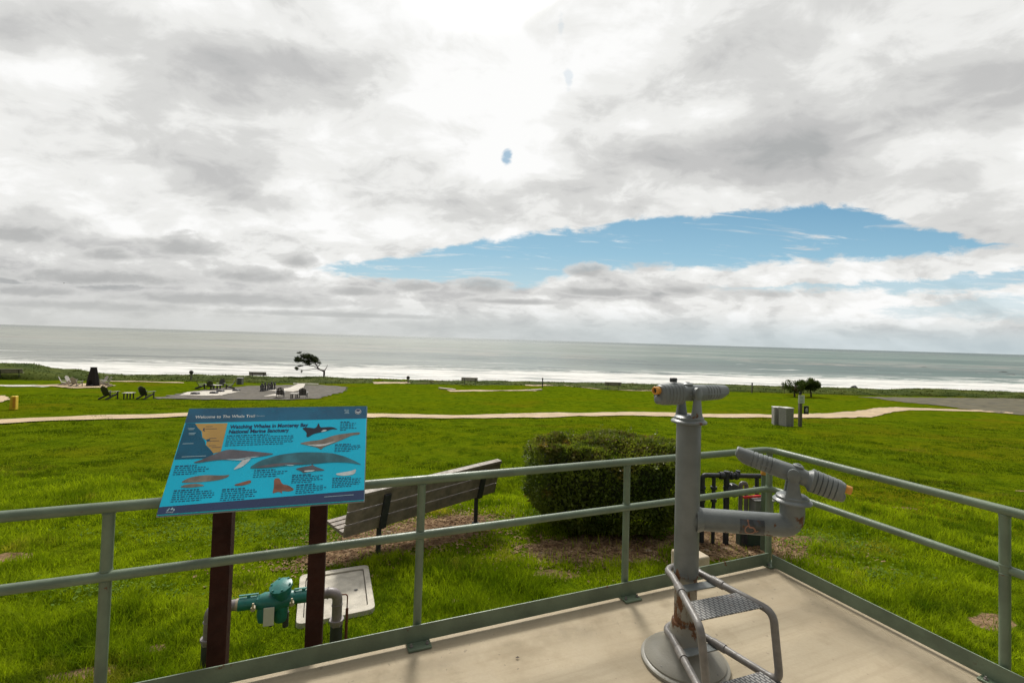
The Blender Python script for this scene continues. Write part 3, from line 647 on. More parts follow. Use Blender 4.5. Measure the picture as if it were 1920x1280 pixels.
# small-leaved ground cover tufts on the bluff
nbp = 30000; u_ = rng.uniform(-1.35, 1.3, nbp); fr = np.interp(u_, fxs, fys); s_ = rng.random(nbp); ty_ = fr+8.0; yb = fr+(ty_+.3-fr)*s_
xb = u_*yb; gz = ground_z(xb, yb); tz = EYE+np.interp(u_, exs, ezs)*ty_; hp = np.interp(s_, [p[0] for p in prof], [p[1] for p in prof])
zb = gz+(tz-ground_z(u_*ty_, ty_))*hp+(fbm(xb*.5+s_*3, yb*.5, 4)-.5)*.28-.08
o = blades('bluff_plants', xb, yb, rng.uniform(.08, .20, nbp), rng.uniform(.08, .18, nbp), rng.uniform(.3, 1, nbp), M['ice'], z=zb, label='leafy tufts of ground cover on the bluff edge'); o['category'] = 'ground cover'
# broad-leaved weeds in a few places
def weeds(cx, cy, rx, ry, n):
    x = cx+rng.normal(0, rx, n); y = cy+rng.normal(0, ry, n); return x, y
wx, wy = [], []
for px, py, rx, ry, n in ((1560, 1020, .35, .3, 800), (1660, 1085, .25, .15, 350), (960, 985, .25, .1, 300), (400, 1000, .9, .25, 900), (170, 1110, .5, .1, 500), (1010, 965, .2, .12, 200), (560, 1000, .5, .2, 500)):
    g = G(px, py); a, b = weeds(g.x, g.y, rx, ry, n); wx.append(a); wy.append(b)
wx = np.concatenate(wx); wy = np.concatenate(wy); k = ~inside_deck(wx, wy, .05); wx, wy = wx[k], wy[k]; n = len(wx)
a = rng.uniform(0, 2*pi, n); L_ = rng.uniform(.02, .045, n); el = rng.uniform(.05, .8, n)
d = np.stack([np.cos(a)*np.cos(el), np.sin(a)*np.cos(el), np.sin(el)], -1)*L_[:, None]; s_ = np.stack([-np.sin(a), np.cos(a), 0*a], -1)*(L_*.35)[:, None]
p = np.stack([wx, wy, ground_z(wx, wy)+rng.uniform(.01, .06, n)], -1)
V_ = np.stack([p, p+d*.5+s_, p+d, p+d*.5-s_], 1).reshape(-1, 3); k4 = np.arange(n)*4
o = fast_mesh('weeds', V_, np.stack([k4, k4+1, k4+2, k4+3], 1), M['weed']); tag(o, 'patches of small broad-leaved weeds in the lawn', 'weeds', kind='stuff')
# wood chips and dry litter on the bare soil
lx_, ly_ = [], []
for cx, cy, rx, ry, rot, kk in DIRT[:4]:
    n = int(5200*rx*ry)+300; a = rng.normal(0, .62, n)*rx; b = rng.normal(0, .62, n)*ry; lx_.append(cx+a*cos(rot)-b*sin(rot)); ly_.append(cy+a*sin(rot)+b*cos(rot))
lx_ = np.concatenate(lx_); ly_ = np.concatenate(ly_); k = ~inside_deck(lx_, ly_, .03); lx_, ly_ = lx_[k], ly_[k]; n = len(lx_)
a = rng.uniform(0, 2*pi, n); L_ = rng.uniform(.012, .05, n); wv = rng.uniform(.004, .012, n); tl = rng.uniform(-.4, .4, n)
d = np.stack([np.cos(a), np.sin(a), tl], -1)*L_[:, None]/2; s_ = np.stack([-np.sin(a), np.cos(a), rng.uniform(-.5, .5, n)], -1)*wv[:, None]
p = np.stack([lx_, ly_, ground_z(lx_, ly_)+.012], -1); V_ = np.stack([p-d-s_, p-d+s_, p+d+s_, p+d-s_], 1).reshape(-1, 3); k4 = np.arange(n)*4
M['litter'] = leafmat('dry_litter', (.09, .045, .022), (.34, .23, .13), (.40, .33, .24), 9, .05, .8)
o = fast_mesh('wood_chips', V_, np.stack([k4, k4+1, k4+2, k4+3], 1), M['litter']); tag(o, 'brown wood chips and dry leaves under the bench and hedge', 'litter', kind='stuff')

# ------------------------------------------------------------------ terrace
R2 = Matrix.Rotation(hd(H1), 4, 'Z')      # local x along dl, local y along dr
def deck_pt(a, b, z): return C0+dl*a+dr*b+Vector((0, 0, z))
mb = MB(); E_ = .10
for (a0, a1, b0, b1) in ((-9, E_, -9, E_),):
    pass
rows = [(-9, 0), (-.34, 0), (-.20, .012), (-.09, .014), (E_-.012, .014), (E_, .002), (E_, -1.1)]
base = mb.addv([])
n = len(rows)
ringA = []      # along each inset, an L-shaped run: (end of left side) (corner) (end of right side)
for ins, z in rows:
    ringA.append([mb.addv([deck_pt(-9, ins, z)]), mb.addv([deck_pt(ins, ins, z)]), mb.addv([deck_pt(ins, -9, z)])])
for i in range(1, n):
    for k in range(2):
        q0, q1 = ringA[i-1], ringA[i]
        mb.f.append((q0[k], q0[k+1], q1[k+1], q1[k]) if i > 1 else ((q1[0], mb.addv([deck_pt(-9, -9, 0)]), q1[2], q1[1]) if k == 0 else (q1[0], q1[1], q1[2])))
mb.f = [f for f in mb.f if len(f) > 3]
deck = mb.build('terrace', M['deck'], angle=20); tag(deck, kind='structure')
# small stains/leaf on the terrace
mb = MB(); q = deck_pt(0, 0, 0)
for px, py in ((760, 1256), (1563, 1143), (1112, 1162), (970, 1232)):
    d = ray(px, py); t_ = (.008-EYE)/d[2]; c = Vector((d[0]*t_, d[1]*t_, .006))
    mb.poly([c+Vector((-.012, 0, 0)), c+Vector((0, -.006, .004)), c+Vector((.013, .002, .002)), c+Vector((.002, .007, .006))])
tag(mb.build('dry_leaves', M['bark'], fix=False), 'few tiny dry leaf scraps on the concrete terrace', 'leaf scraps', kind='stuff')

# ------------------------------------------------------------------ railing
ra = thing('railing', C0, hd(H1), 'sage green pipe railing with kick plate round the terrace corner', 'railing')
TOP, MIDZ = .925, .612
mb = MB().tube(fillet([(-8, 0, TOP), (0, 0, TOP), (0, -8, TOP)], .11, 8), .0245, 16); mb.build('top_rail', M['rail'], ra)
mb = MB().tube(fillet([(-8, 0, MIDZ), (.02, 0.0, MIDZ), (0.02, -8, MIDZ)], .09, 8), .0225, 16); mb.build('middle_rail', M['rail'], ra)
MB().box((-4.0-.035, .010-.04, .074), (8.0, .008, .092)).build('kick_plate', M['rail'], ra, .0015)
MB().box((.010-.04, -4.0-.06, .074), (.008, 8.0, .092)).build('kick_plate', M['rail'], ra, .0015)
def post(a, b, turn=0, ox=0, oy=0):
    p_ = MB().tube([(a, b, .02), (a, b, TOP-.012)], .0235, 16).tube([(a, b, MIDZ-.028), (a, b, MIDZ-.023), (a, b, MIDZ-.018)], [.0238, .0262, .0238], 16).tube([(a, b, MIDZ+.018), (a, b, MIDZ+.023), (a, b, MIDZ+.028)], [.0238, .0262, .0238], 16).tube([(a, b, TOP-.036), (a, b, TOP-.030), (a, b, TOP-.022)], [.0238, .0268, .0245], 16).tube([(a, b, .028), (a, b, .034), (a, b, .040)], [.030, .027, .0238], 16).build('post', M['rail'], ra)
    pl_ = MB().box((a+ox, b+oy, .022), (.13, .15, .012), Matrix.Rotation(turn, 3, 'Z')).build('base_plate', M['rail'], p_, .002)
    m2 = MB()
    for s1_ in (-1, 1):
        for s2_ in (-1, 1):
            o2 = Matrix.Rotation(turn, 3, 'Z') @ Vector((s1_*.045, s2_*.045, 0)); m2.lathe([(.010, .028), (.010, .036), (.005, .037), (.005, .046)], 6, Matrix.Translation((a+ox+o2.x, b+oy+o2.y, 0)))
    m2.build('bolt', M['step'], p_, split=True)
for a in (-1.375, -2.81, -4.257, -5.65): post(a, .012, oy=-.035)
post(0, 0)
for b in (-1.39, -2.78, -4.17): post(.012, b, ox=-.03)

# ------------------------------------------------------------------ information sign
PC = Vector((-1.2373, 2.4828, 1.1085)); PK = 1.063; e1 = Vector((sin(radians(72.4)), cos(radians(72.4)), 0)); tl_ = radians(50.2)
e2 = Vector((-e1.y, e1.x, 0)); upv = e2*cos(tl_)+Vector((0, 0, sin(tl_))); nv_ = e1.cross(upv)
gz0 = float(ground_z(PC.x, PC.y)); sg = thing('information_sign', (PC.x, PC.y, gz0), 0, 'slanted blue whale information panel on two brown posts behind the railing', 'information sign')
PM = Matrix(((e1.x, upv.x, nv_.x, 0), (e1.y, upv.y, nv_.y, 0), (e1.z, upv.z, nv_.z, PC.z-gz0), (0, 0, 0, 1))) @ Matrix.Diagonal((PK, PK, PK, 1))
pan = MB().prism([(-.43, -.266), (.43, -.266), (.43, .266), (-.43, .266)], PM @ Matrix.Translation((0, 0, -.014)), .014).build('panel', M['aqua'], sg, .002)
MB().prism([(-.434, -.270), (.434, -.270), (.434, .270), (-.434, .270)], PM @ Matrix.Translation((0, 0, -.020)), .006).build('backing_plate', M['panel'], pan)
M['hdr'] = mat('print_header', (.01, .12, .22), .3, .4, 3.0, col2=(.018, .085, .16))
M['seamap'] = mat('print_deep_teal', (.0, .115, .21), .3, .1, 9)
M['landm'] = mat('print_tan', (.60, .36, .10), .35, .06, 9)
M['wgrey'] = mat('print_whale_grey', (.15, .14, .16), .35, .18, 12)
M['wteal'] = mat('print_whale_teal', (.05, .20, .25), .35, .22, 10)
M['wbrown'] = mat('print_whale_brown', (.27, .22, .18), .35, .22, 18)
M['wdark'] = mat('print_black', (.02, .022, .04), .35, .1, 30)
M['wwhite'] = mat('print_white', (.70, .74, .74), .35, .1, 30)
M['lion'] = mat('print_sea_lion', (.30, .12, .075), .35, .25, 25)
M['ink'] = mat('print_ink', (.008, .035, .12), .35, .1, 30)
M['inkw'] = mat('print_pale', (.42, .60, .68), .35, .1, 30)
SC = {'header_band': ('hdr', 1, [(-.43, .266), (-.43, .1835), (.43, .1875), (.43, .266)]), 'footer_band': ('navy', 1, [(-.43, -.2325), (.43, -.2165), (.43, -.266), (-.43, -.266)]),
 'map_sea': ('seamap', 1, [(-.4253, .1825), (-.3854, .1815), (-.369, .155), (-.3486, .1341), (-.3394, .1037), (-.3213, .0799), (-.3144, .06), (-.2914, .0364), (-.2717, .0162), (-.271, .0003), (-.2942, -.011), (-.4267, -.0102)]),
 'map_land': ('landm', 2, [(-.3848, .1787), (-.2425, .1773), (-.2416, .0212), (-.2713, .0143), (-.292, .0396), (-.3116, .0586), (-.3141, .0829), (-.3361, .1002), (-.346, .134), (-.366, .1536)]),
 'orca_picture': ('wdark', 2, [(.1062, .1395), (.1387, .1399), (.178, .1335), (.187, .1697), (.1975, .138), (.2167, .1395), (.2593, .1403), (.2898, .1225), (.2602, .1272), (.2247, .1139), (.1689, .103), (.1443, .0828), (.1337, .0888), (.1357, .1099)]),
 'orca_patch': ('wwhite', 3, [(.2009, .1111), (.2148, .1251), (.2332, .1223), (.2247, .1139)]),
 'gray_whale_picture': ('wbrown', 2, [(.1024, .0499), (.1522, .0616), (.2048, .065), (.2747, .092), (.3601, .1018), (.4006, .104), (.3979, .0895), (.3607, .0873), (.301, .0575), (.2256, .0259), (.2123, .0094), (.1935, .0239), (.1369, .0402)]),
 'humpback_picture': ('wgrey', 3, [(-.3479, -.0298), (-.3133, -.0163), (-.2723, .0067), (-.2151, .0328), (-.1497, .0232), (-.0612, .0092), (.0007, -.0017), (-.0365, -.0103), (-.1103, -.0207), (-.1401, -.0318), (-.2256, -.0209), (-.2909, -.0268), (-.3248, -.0329)]),
 'humpback_flipper': ('wwhite', 4, [(-.1732, -.0797), (-.1527, -.05), (-.1274, -.0134), (-.1018, -.0134), (-.1081, -.0335), (-.1346, -.0635)]),
 'blue_whale_picture': ('wteal', 3, [(-.1093, -.0743), (-.0651, -.0359), (.0181, -.0079), (.1236, .0015), (.2223, -.006), (.2697, -.0124), (.3301, -.0337), (.3791, -.0599), (.4189, -.0855), (.3556, -.0686), (.273, -.0608), (.159, -.0675), (.0753, -.068), (-.0269, -.076)]),
 'blue_whale_flipper': ('inkw', 4, [(.0356, -.0574), (.103, -.0676), (.0757, -.0712)]),
 'dolphin_picture': ('wgrey', 3, [(.0996, -.0866), (.1377, -.0792), (.1709, -.0747), (.1787, -.0673), (.1883, -.0789), (.2472, -.1037), (.2018, -.1035), (.1573, -.1072), (.141, -.1112), (.1316, -.1012)]),
 'dolphin_belly': ('wwhite', 4, [(.1425, -.0987), (.1957, -.098), (.1851, -.1057), (.1461, -.1065)]),
 'minke_whale_picture': ('wbrown', 2, [(-.3791, -.1261), (-.3437, -.1022), (-.2865, -.094), (-.2098, -.1018), (-.1799, -.0988), (-.1876, -.1122), (-.2254, -.1246), (-.3037, -.1283)]),
 'calf_picture': ('wbrown', 3, [(-.3742, -.1465), (-.3506, -.135), (-.3024, -.1342), (-.2704, -.1462), (-.2989, -.1501), (-.3371, -.152)]),
 'otter_picture': ('lion', 2, [(-.1552, -.15), (-.1213, -.1404), (-.0869, -.1307), (-.0818, -.1461), (-.1135, -.1558), (-.1439, -.1567)]),
 'sea_lion_picture': ('lion', 2, [(.013, -.1311), (.0369, -.1296), (.0516, -.1611), (.0821, -.1692), (.1116, -.1924), (.0911, -.1999), (.0533, -.1942), (.0604, -.2084), (.043, -.1964), (.0154, -.2051), (.0193, -.1769)]),
 'seal_picture': ('wwhite', 2, [(.2887, -.1235), (.3345, -.1167), (.3636, -.1132), (.3897, -.1037), (.382, -.1325), (.3356, -.1373), (.3008, -.1326)])}
def on_panel(lev): return PM @ Matrix.Translation((0, 0, .0006*lev))
def chaikin(p_, it=2):
    for _ in range(it):
        o_ = []
        for i in range(len(p_)):
            a_, b_ = p_[i], p_[(i+1) % len(p_)]; o_ += [(a_[0]*.8+b_[0]*.2, a_[1]*.8+b_[1]*.2), (a_[0]*.2+b_[0]*.8, a_[1]*.2+b_[1]*.8)]
        p_ = o_
    return p_
SC['humpback_belly'] = ('inkw', 4, [(-.2256, -.0209), (-.1401, -.0318), (-.1103, -.0207), (-.06, -.0125), (-.11, -.013), (-.15, -.021)])
SC['gray_whale_belly'] = ('wwhite', 3, [(.1369, .0402), (.1935, .030), (.2256, .030), (.29, .058), (.22, .040), (.17, .041)])
SC['blue_whale_belly'] = ('wgrey', 4, [(-.09, -.071), (-.0269, -.072), (.0753, -.064), (.159, -.0635), (.08, -.052), (-.01, -.056)])
SC['map_bay'] = ('seamap', 3, [(-.318, .088), (-.303, .092), (-.300, .083), (-.309, .076)])
for nm, (mm, lev, pts) in SC.items():
    if 'band' not in nm and 'map' not in nm: pts = chaikin(pts)
    b_ = MB(); b_.poly([on_panel(lev) @ Vector((x, y, 0)) for x, y in pts]); b_.build(nm, M[mm], pan, fix=False)
def rotz(a): return Matrix.Rotation(a, 4, 'Z')
lettering('Welcome to The Whale Trail', .0215, on_panel(3) @ Matrix.Translation((-.3916, .2085, 0)), 'heading_lettering', M['wwhite'], pan, .0006, 1.0, 1.03)
lettering('San Simeon', .0135, on_panel(3) @ Matrix.Translation((-.140, .211, 0)), 'heading_lettering', M['inkw'], pan)
lettering('Watching Whales in Monterey Bay', .0275, on_panel(3) @ Matrix.Translation((-.2265, .1465, 0)), 'title_lettering', M['ink'], pan, .0009, .93, 1.0)
lettering('National Marine Sanctuary', .0275, on_panel(3) @ Matrix.Translation((-.2275, .119, 0)), 'title_lettering', M['ink'], pan, .0009, .93, 1.0)
para = [(-.2309, .1120, .0841, .0480, 6), (.2973, .174, .3782, .1158, 6), (.278, .0409, .4043, -.0066, 5), (-.4149, -.0383, -.2727, -.0888, 5), (-.3907, -.1567, -.2264, -.2168, 6),
        (-.1975, -.1647, -.046, -.2249, 6), (-.0795, -.0791, .071, -.1225, 4), (.0918, -.1145, .2347, -.1611, 5), (.2785, -.142, .4194, -.1955, 6), (.1167, -.1655, .25, -.2144, 5)]
for x0, y0, x1, y1, nl in para:
    b_ = MB(); dy_ = (y0-y1)/nl
    for i in range(nl):
        yq = y0-dy_*(i+.5); xq = x0; xe = x1-(random.random()*.02 if i < nl-1 else .05)
        if i == 0: xe = x0+(x1-x0)*.6
        while xq < xe:
            wl = random.uniform(.006, .018); wl = min(wl, xe-xq+.002); hgt = .0024 if i else .0034
            b_.poly([on_panel(3) @ Vector(v) for v in ((xq, yq-hgt, 0), (xq+wl, yq-hgt, 0), (xq+wl, yq+hgt*.4, 0), (xq, yq+hgt*.4, 0))]); xq += wl+.004
    b_.build('paragraph_lettering', M['ink'], pan, fix=False)
b_ = MB()
for cx_, cy_, wl in ((-.41, .152, .03), (-.405, .146, .022), (-.40, .126, .03), (-.398, .119, .024), (-.412, .07, .045), (-.40, .002, .10), (-.33, .16, .0)):
    if wl: b_.poly([on_panel(3) @ Vector(v) for v in ((cx_, cy_-.0015, 0), (cx_+wl, cy_-.0015, 0), (cx_+wl, cy_+.0015, 0), (cx_, cy_+.0015, 0))])
b_.poly([on_panel(3) @ Vector(v) for v in ((.2464, -.2395, 0), (.381, -.2385, 0), (.381, -.2360, 0), (.2464, -.2370, 0))])
b_.build('caption_lettering', M['inkw'], pan, fix=False, split=True)
b_ = MB()
for cx_, cy_, wl in ((-.335, .160, .03), (-.333, .147, .05), (-.345, .12, .0), (-.305, .094, .03), (-.305, .080, .045), (-.30, .055, .03), (-.285, .045, .04)):
    if wl: b_.poly([on_panel(3) @ Vector(v) for v in ((cx_, cy_-.001, 0), (cx_+wl, cy_-.001, 0), (cx_+wl, cy_+.001, 0), (cx_, cy_+.001, 0))])
b_.poly([on_panel(3) @ Vector((.0+x, y, 0)) for x, y in ((-.343, .152), (-.335, .150), (-.338, .143), (-.333, .133), (-.342, .139))])
b_.build('map_lettering', M['ink'], pan, fix=False, split=True)
# round agency emblem and small crests
b_ = MB(); b_.poly([on_panel(3) @ Vector((.3853+.0165*cos(a_*pi/14), .2307+.0165*sin(a_*pi/14), 0)) for a_ in range(28)]); b_.build('emblem', M['wwhite'], pan, fix=False)
b_ = MB(); b_.poly([on_panel(4) @ Vector((.3853+.0140*cos(a_*pi/14), .2307+.0140*sin(a_*pi/14), 0)) for a_ in range(28)]); b_.build('emblem', M['navy'], pan, fix=False)
b_ = MB(); b_.poly([on_panel(5) @ Vector((.3853+x, .2307+y, 0)) for x, y in ((-.013, .004), (-.004, -.001), (0, -.005), (.004, -.001), (.013, .004), (.009, -.006), (0, -.012), (-.009, -.006))]); b_.build('emblem', M['wwhite'], pan, fix=False)
b_ = MB()
for x, y, wl in ((.312, .243, .012), (.327, .243, .009), (.314, .236, .006), (.323, .236, .014), (.318, .229, .018), (.315, .222, .024)):
    b_.poly([on_panel(3) @ Vector(v) for v in ((x, y-.0015, 0), (x+wl, y-.0015, 0), (x+wl, y+.0015, 0), (x, y+.0015, 0))])
b_.build('crest', M['inkw'], pan, fix=False)
b_ = MB()
for pts in (((-.397, -.252), (-.389, -.240), (-.386, -.243), (-.392, -.254)), ((-.384, -.247), (-.377, -.238), (-.371, -.246), (-.378, -.250)), ((-.372, -.249), (-.367, -.244), (-.366, -.254), (-.370, -.255))):
    b_.poly([on_panel(3) @ Vector((x, y, 0)) for x, y in pts])
b_.build('crest', M['inkw'], pan, fix=False)
lettering('WHALE', .0085, on_panel(3) @ Matrix.Translation((-.398, -.2615, 0)), 'crest_lettering', M['wwhite'], pan)
# light ripples printed in the header
b_ = MB()
for i in range(26):
    x = random.uniform(-.09, .28); y = random.uniform(.236, .262); wl = random.uniform(.01, .035); hq = random.uniform(.0008, .002)
    b_.poly([on_panel(2) @ Vector(v) for v in ((x, y, 0), (x+wl*.5, y-hq, 0), (x+wl, y+hq*.5, 0), (x+wl*.5, y+hq, 0))])
M['ripple'] = mat('print_ripple', (.02, .26, .38), .3, .1, 30); b_.build('printed_ripples', M['ripple'], pan, fix=False, split=False)
b0 = Vector((-1.5048, 2.0307, 0))*PK
for s_, q_ in ((.193, .31), (.664, .31)):
    pp = b0+e1*s_+e2*q_; top_ = PC.z-(PC-pp).dot(e2)*tan(tl_)-.02
    loc = Vector((pp.x-PC.x, pp.y-PC.y, 0)); zt_ = top_-gz0-.075
    Rm = Matrix.Rotation(hd(72.4), 3, 'Z')
    MB().box((loc.x, loc.y, (zt_-.4)/2), (.089, .089, zt_+.4), Rm).build('post', M['brown'], sg, .006)
    m4 = MB(); m4.box((loc.x, loc.y, zt_+.030), (.05, .16, .016), Matrix.Rotation(hd(72.4), 3, 'Z') @ Matrix.Rotation(tl_, 3, 'X')); m4.build('bracket', M['iron'], sg)

# ------------------------------------------------------------------ the viewer stand
BP = Vector((1.007, 2.615, 0))
def polemat():
    m, t, b = base_mat('pole_paint'); o = t.node('ShaderNodeTexCoord').outputs['Object']; x, y, z = t.sep(o)
    n = t.noise(o, 6, 6, .6); c = t.mix(t.ss(n, .3, .7), (.125, .133, .125), (.175, .185, .175))
    low = t.ss(z, .50, .44)
    c = t.mix(low, c, t.mix(n, (.20, .19, .155), (.28, .26, .21)))
    rn = t.noise(t.scalev(o, (1, 1, .35)), 16, 9, .72)
    thr = t.add(t.ss(z, .50, .46, .64, .512), t.ss(z, .20, .15, 0, .14))
    ringf = t.m('MAXIMUM', t.mul(t.ss(z, .455, .485), t.ss(z, .525, .495)), t.mul(t.ss(z, .205, .225), t.ss(z, .265, .24)))
    thr = t.sub(thr, t.mul(ringf, .10)); rf = t.ss(rn, thr, t.add(thr, .04))
    rc = t.mix(t.noise(o, 45, 5), (.04, .020, .010), (.23, .10, .038))
    c = t.mix(rf, c, rc); t.put(b.inputs['Base Color'], c); t.put(b.inputs['Roughness'], t.m('MAXIMUM', t.add(.34, t.mul(n, .12)), t.mul(rf, .9)))
    bn = t.node('ShaderNodeBump'); bn.inputs['Strength'].default_value = .25; bn.inputs['Distance'].default_value = .004
    t.put(bn.inputs['Height'], t.add(t.noise(o, 90, 4), t.mul(rf, 1.5))); t.l.new(bn.outputs[0], b.inputs['Normal']); return m
M['pole'] = polemat()
vw = thing('viewing_scope_stand', BP, 0, 'grey twin telescope viewer with a low side arm and two-step frame on the terrace', 'telescope viewer')
MB().lathe([(.225, 0), (.232, .004), (.232, .018), (.222, .024), (.214, .026), (.214, .034), (.200, .048), (.165, .068), (.125, .095), (.098, .130), (.082, .165), (.074, .20), (.070, .225)], 56).build('base', M['pole'], vw, angle=30)
bm_ = MB()
for k_ in range(4): bm_.lathe([(.011, .03), (.011, .042), (.006, .043), (.006, .055)], 6, Matrix.Translation((.195*cos(.6+k_*pi/2), .195*sin(.6+k_*pi/2), -.005)))
bm_.build('bolt', M['step'], vw, split=True)
MB().lathe([(.0595, .18), (.0595, .475), (.0655, .480), (.0655, 1.30), (.062, 1.315)], 40).build('pole', M['pole'], vw, angle=30)
# low arm with elbow
AE = Vector((1.552, 2.548, 0))-BP; ad = AE.normalized(); AZ = .785
arm_pts = fillet([(0, 0, AZ), (AE.x, AE.y, AZ), (AE.x, AE.y, .915)], .105, 12)
arm = MB().tube(arm_pts, .060, 32).build('side_arm', M['grey'], vw, angle=30)
MB().tube([ad*.040+Vector((0, 0, AZ)), ad*.078+Vector((0, 0, AZ))], [.075, .062], 32).build('weld_collar', M['grey'], arm)
# plaque with the wheelchair symbol, wrapped round the front of the arm
side = Vector((ad.y, -ad.x, 0))
if side.y > 0: side = -side
def arm_surf(s_, ang, r): return ad*s_+Vector((0, 0, AZ))+side*(cos(ang)*r)+Vector((0, 0, sin(ang)*r))
def wrap(poly_, r, s0): return [arm_surf(s0+x, (y+.0)/.060, r) for x, y in poly_]
S0 = .262; pb_ = MB(); NX, NY = 6, 10
pw, ph0, ph1 = .125, -.050, .036
gridv = [[arm_surf(S0+pw*i/NX, (ph0+(ph1-ph0)*j/NY)/.060, .0618) for j in range(NY+1)] for i in range(NX+1)]
fl = pb_.addv([p_ for row in gridv for p_ in row])
pb_.f += [(i*(NY+1)+j, (i+1)*(NY+1)+j, (i+1)*(NY+1)+j+1, i*(NY+1)+j+1) for i in range(NX) for j in range(NY)]
M['plaque'] = mat('plaque_metal', (.055, .06, .065), .35, .4, 20, rust=(30, .60)); plq = pb_.build('plaque', M['plaque'], arm, fix=False)
M['symbol'] = mat('faded_symbol', (.30, .14, .09), .5, .25, 30)
def stroke(pts, wd):
    s_ = MB()
    for i in range(len(pts)-1):
        a_, b_ = Vector(pts[i]), Vector(pts[i+1]); d_ = (b_-a_).normalized()*wd/2; n_ = Vector((-d_.y, d_.x)); a_ = a_-d_*.3; b_ = b_+d_*.3
        s_.poly(wrap([(a_.x-n_.x, a_.y-n_.y), (b_.x-n_.x, b_.y-n_.y), (b_.x+n_.x, b_.y+n_.y), (a_.x+n_.x, a_.y+n_.y)], .0630, S0))
    return s_
sy_ = stroke([(.050+.026*cos(a_), -.016+.024*sin(a_)) for a_ in np.linspace(radians(100), radians(375), 16)], .006)
s2_ = stroke([(.040, .034), (.042, .012), (.046, -.002), (.066, -.003), (.080, -.026), (.090, -.020)], .007)
i0 = len(sy_.v); sy_.v += s2_.v; sy_.f += [tuple(i0+k_ for k_ in f) for f in s2_.f]
s3_ = MB(); s3_.poly(wrap([(.040+.006*cos(a_*pi/6), .030+.006*sin(a_*pi/6)) for a_ in range(12)], .0632, S0)); i0 = len(sy_.v); sy_.v += s3_.v; sy_.f += [tuple(i0+k_ for k_ in f) for f in s3_.f]
sy_.build('wheelchair_symbol', M['symbol'], plq, fix=False)

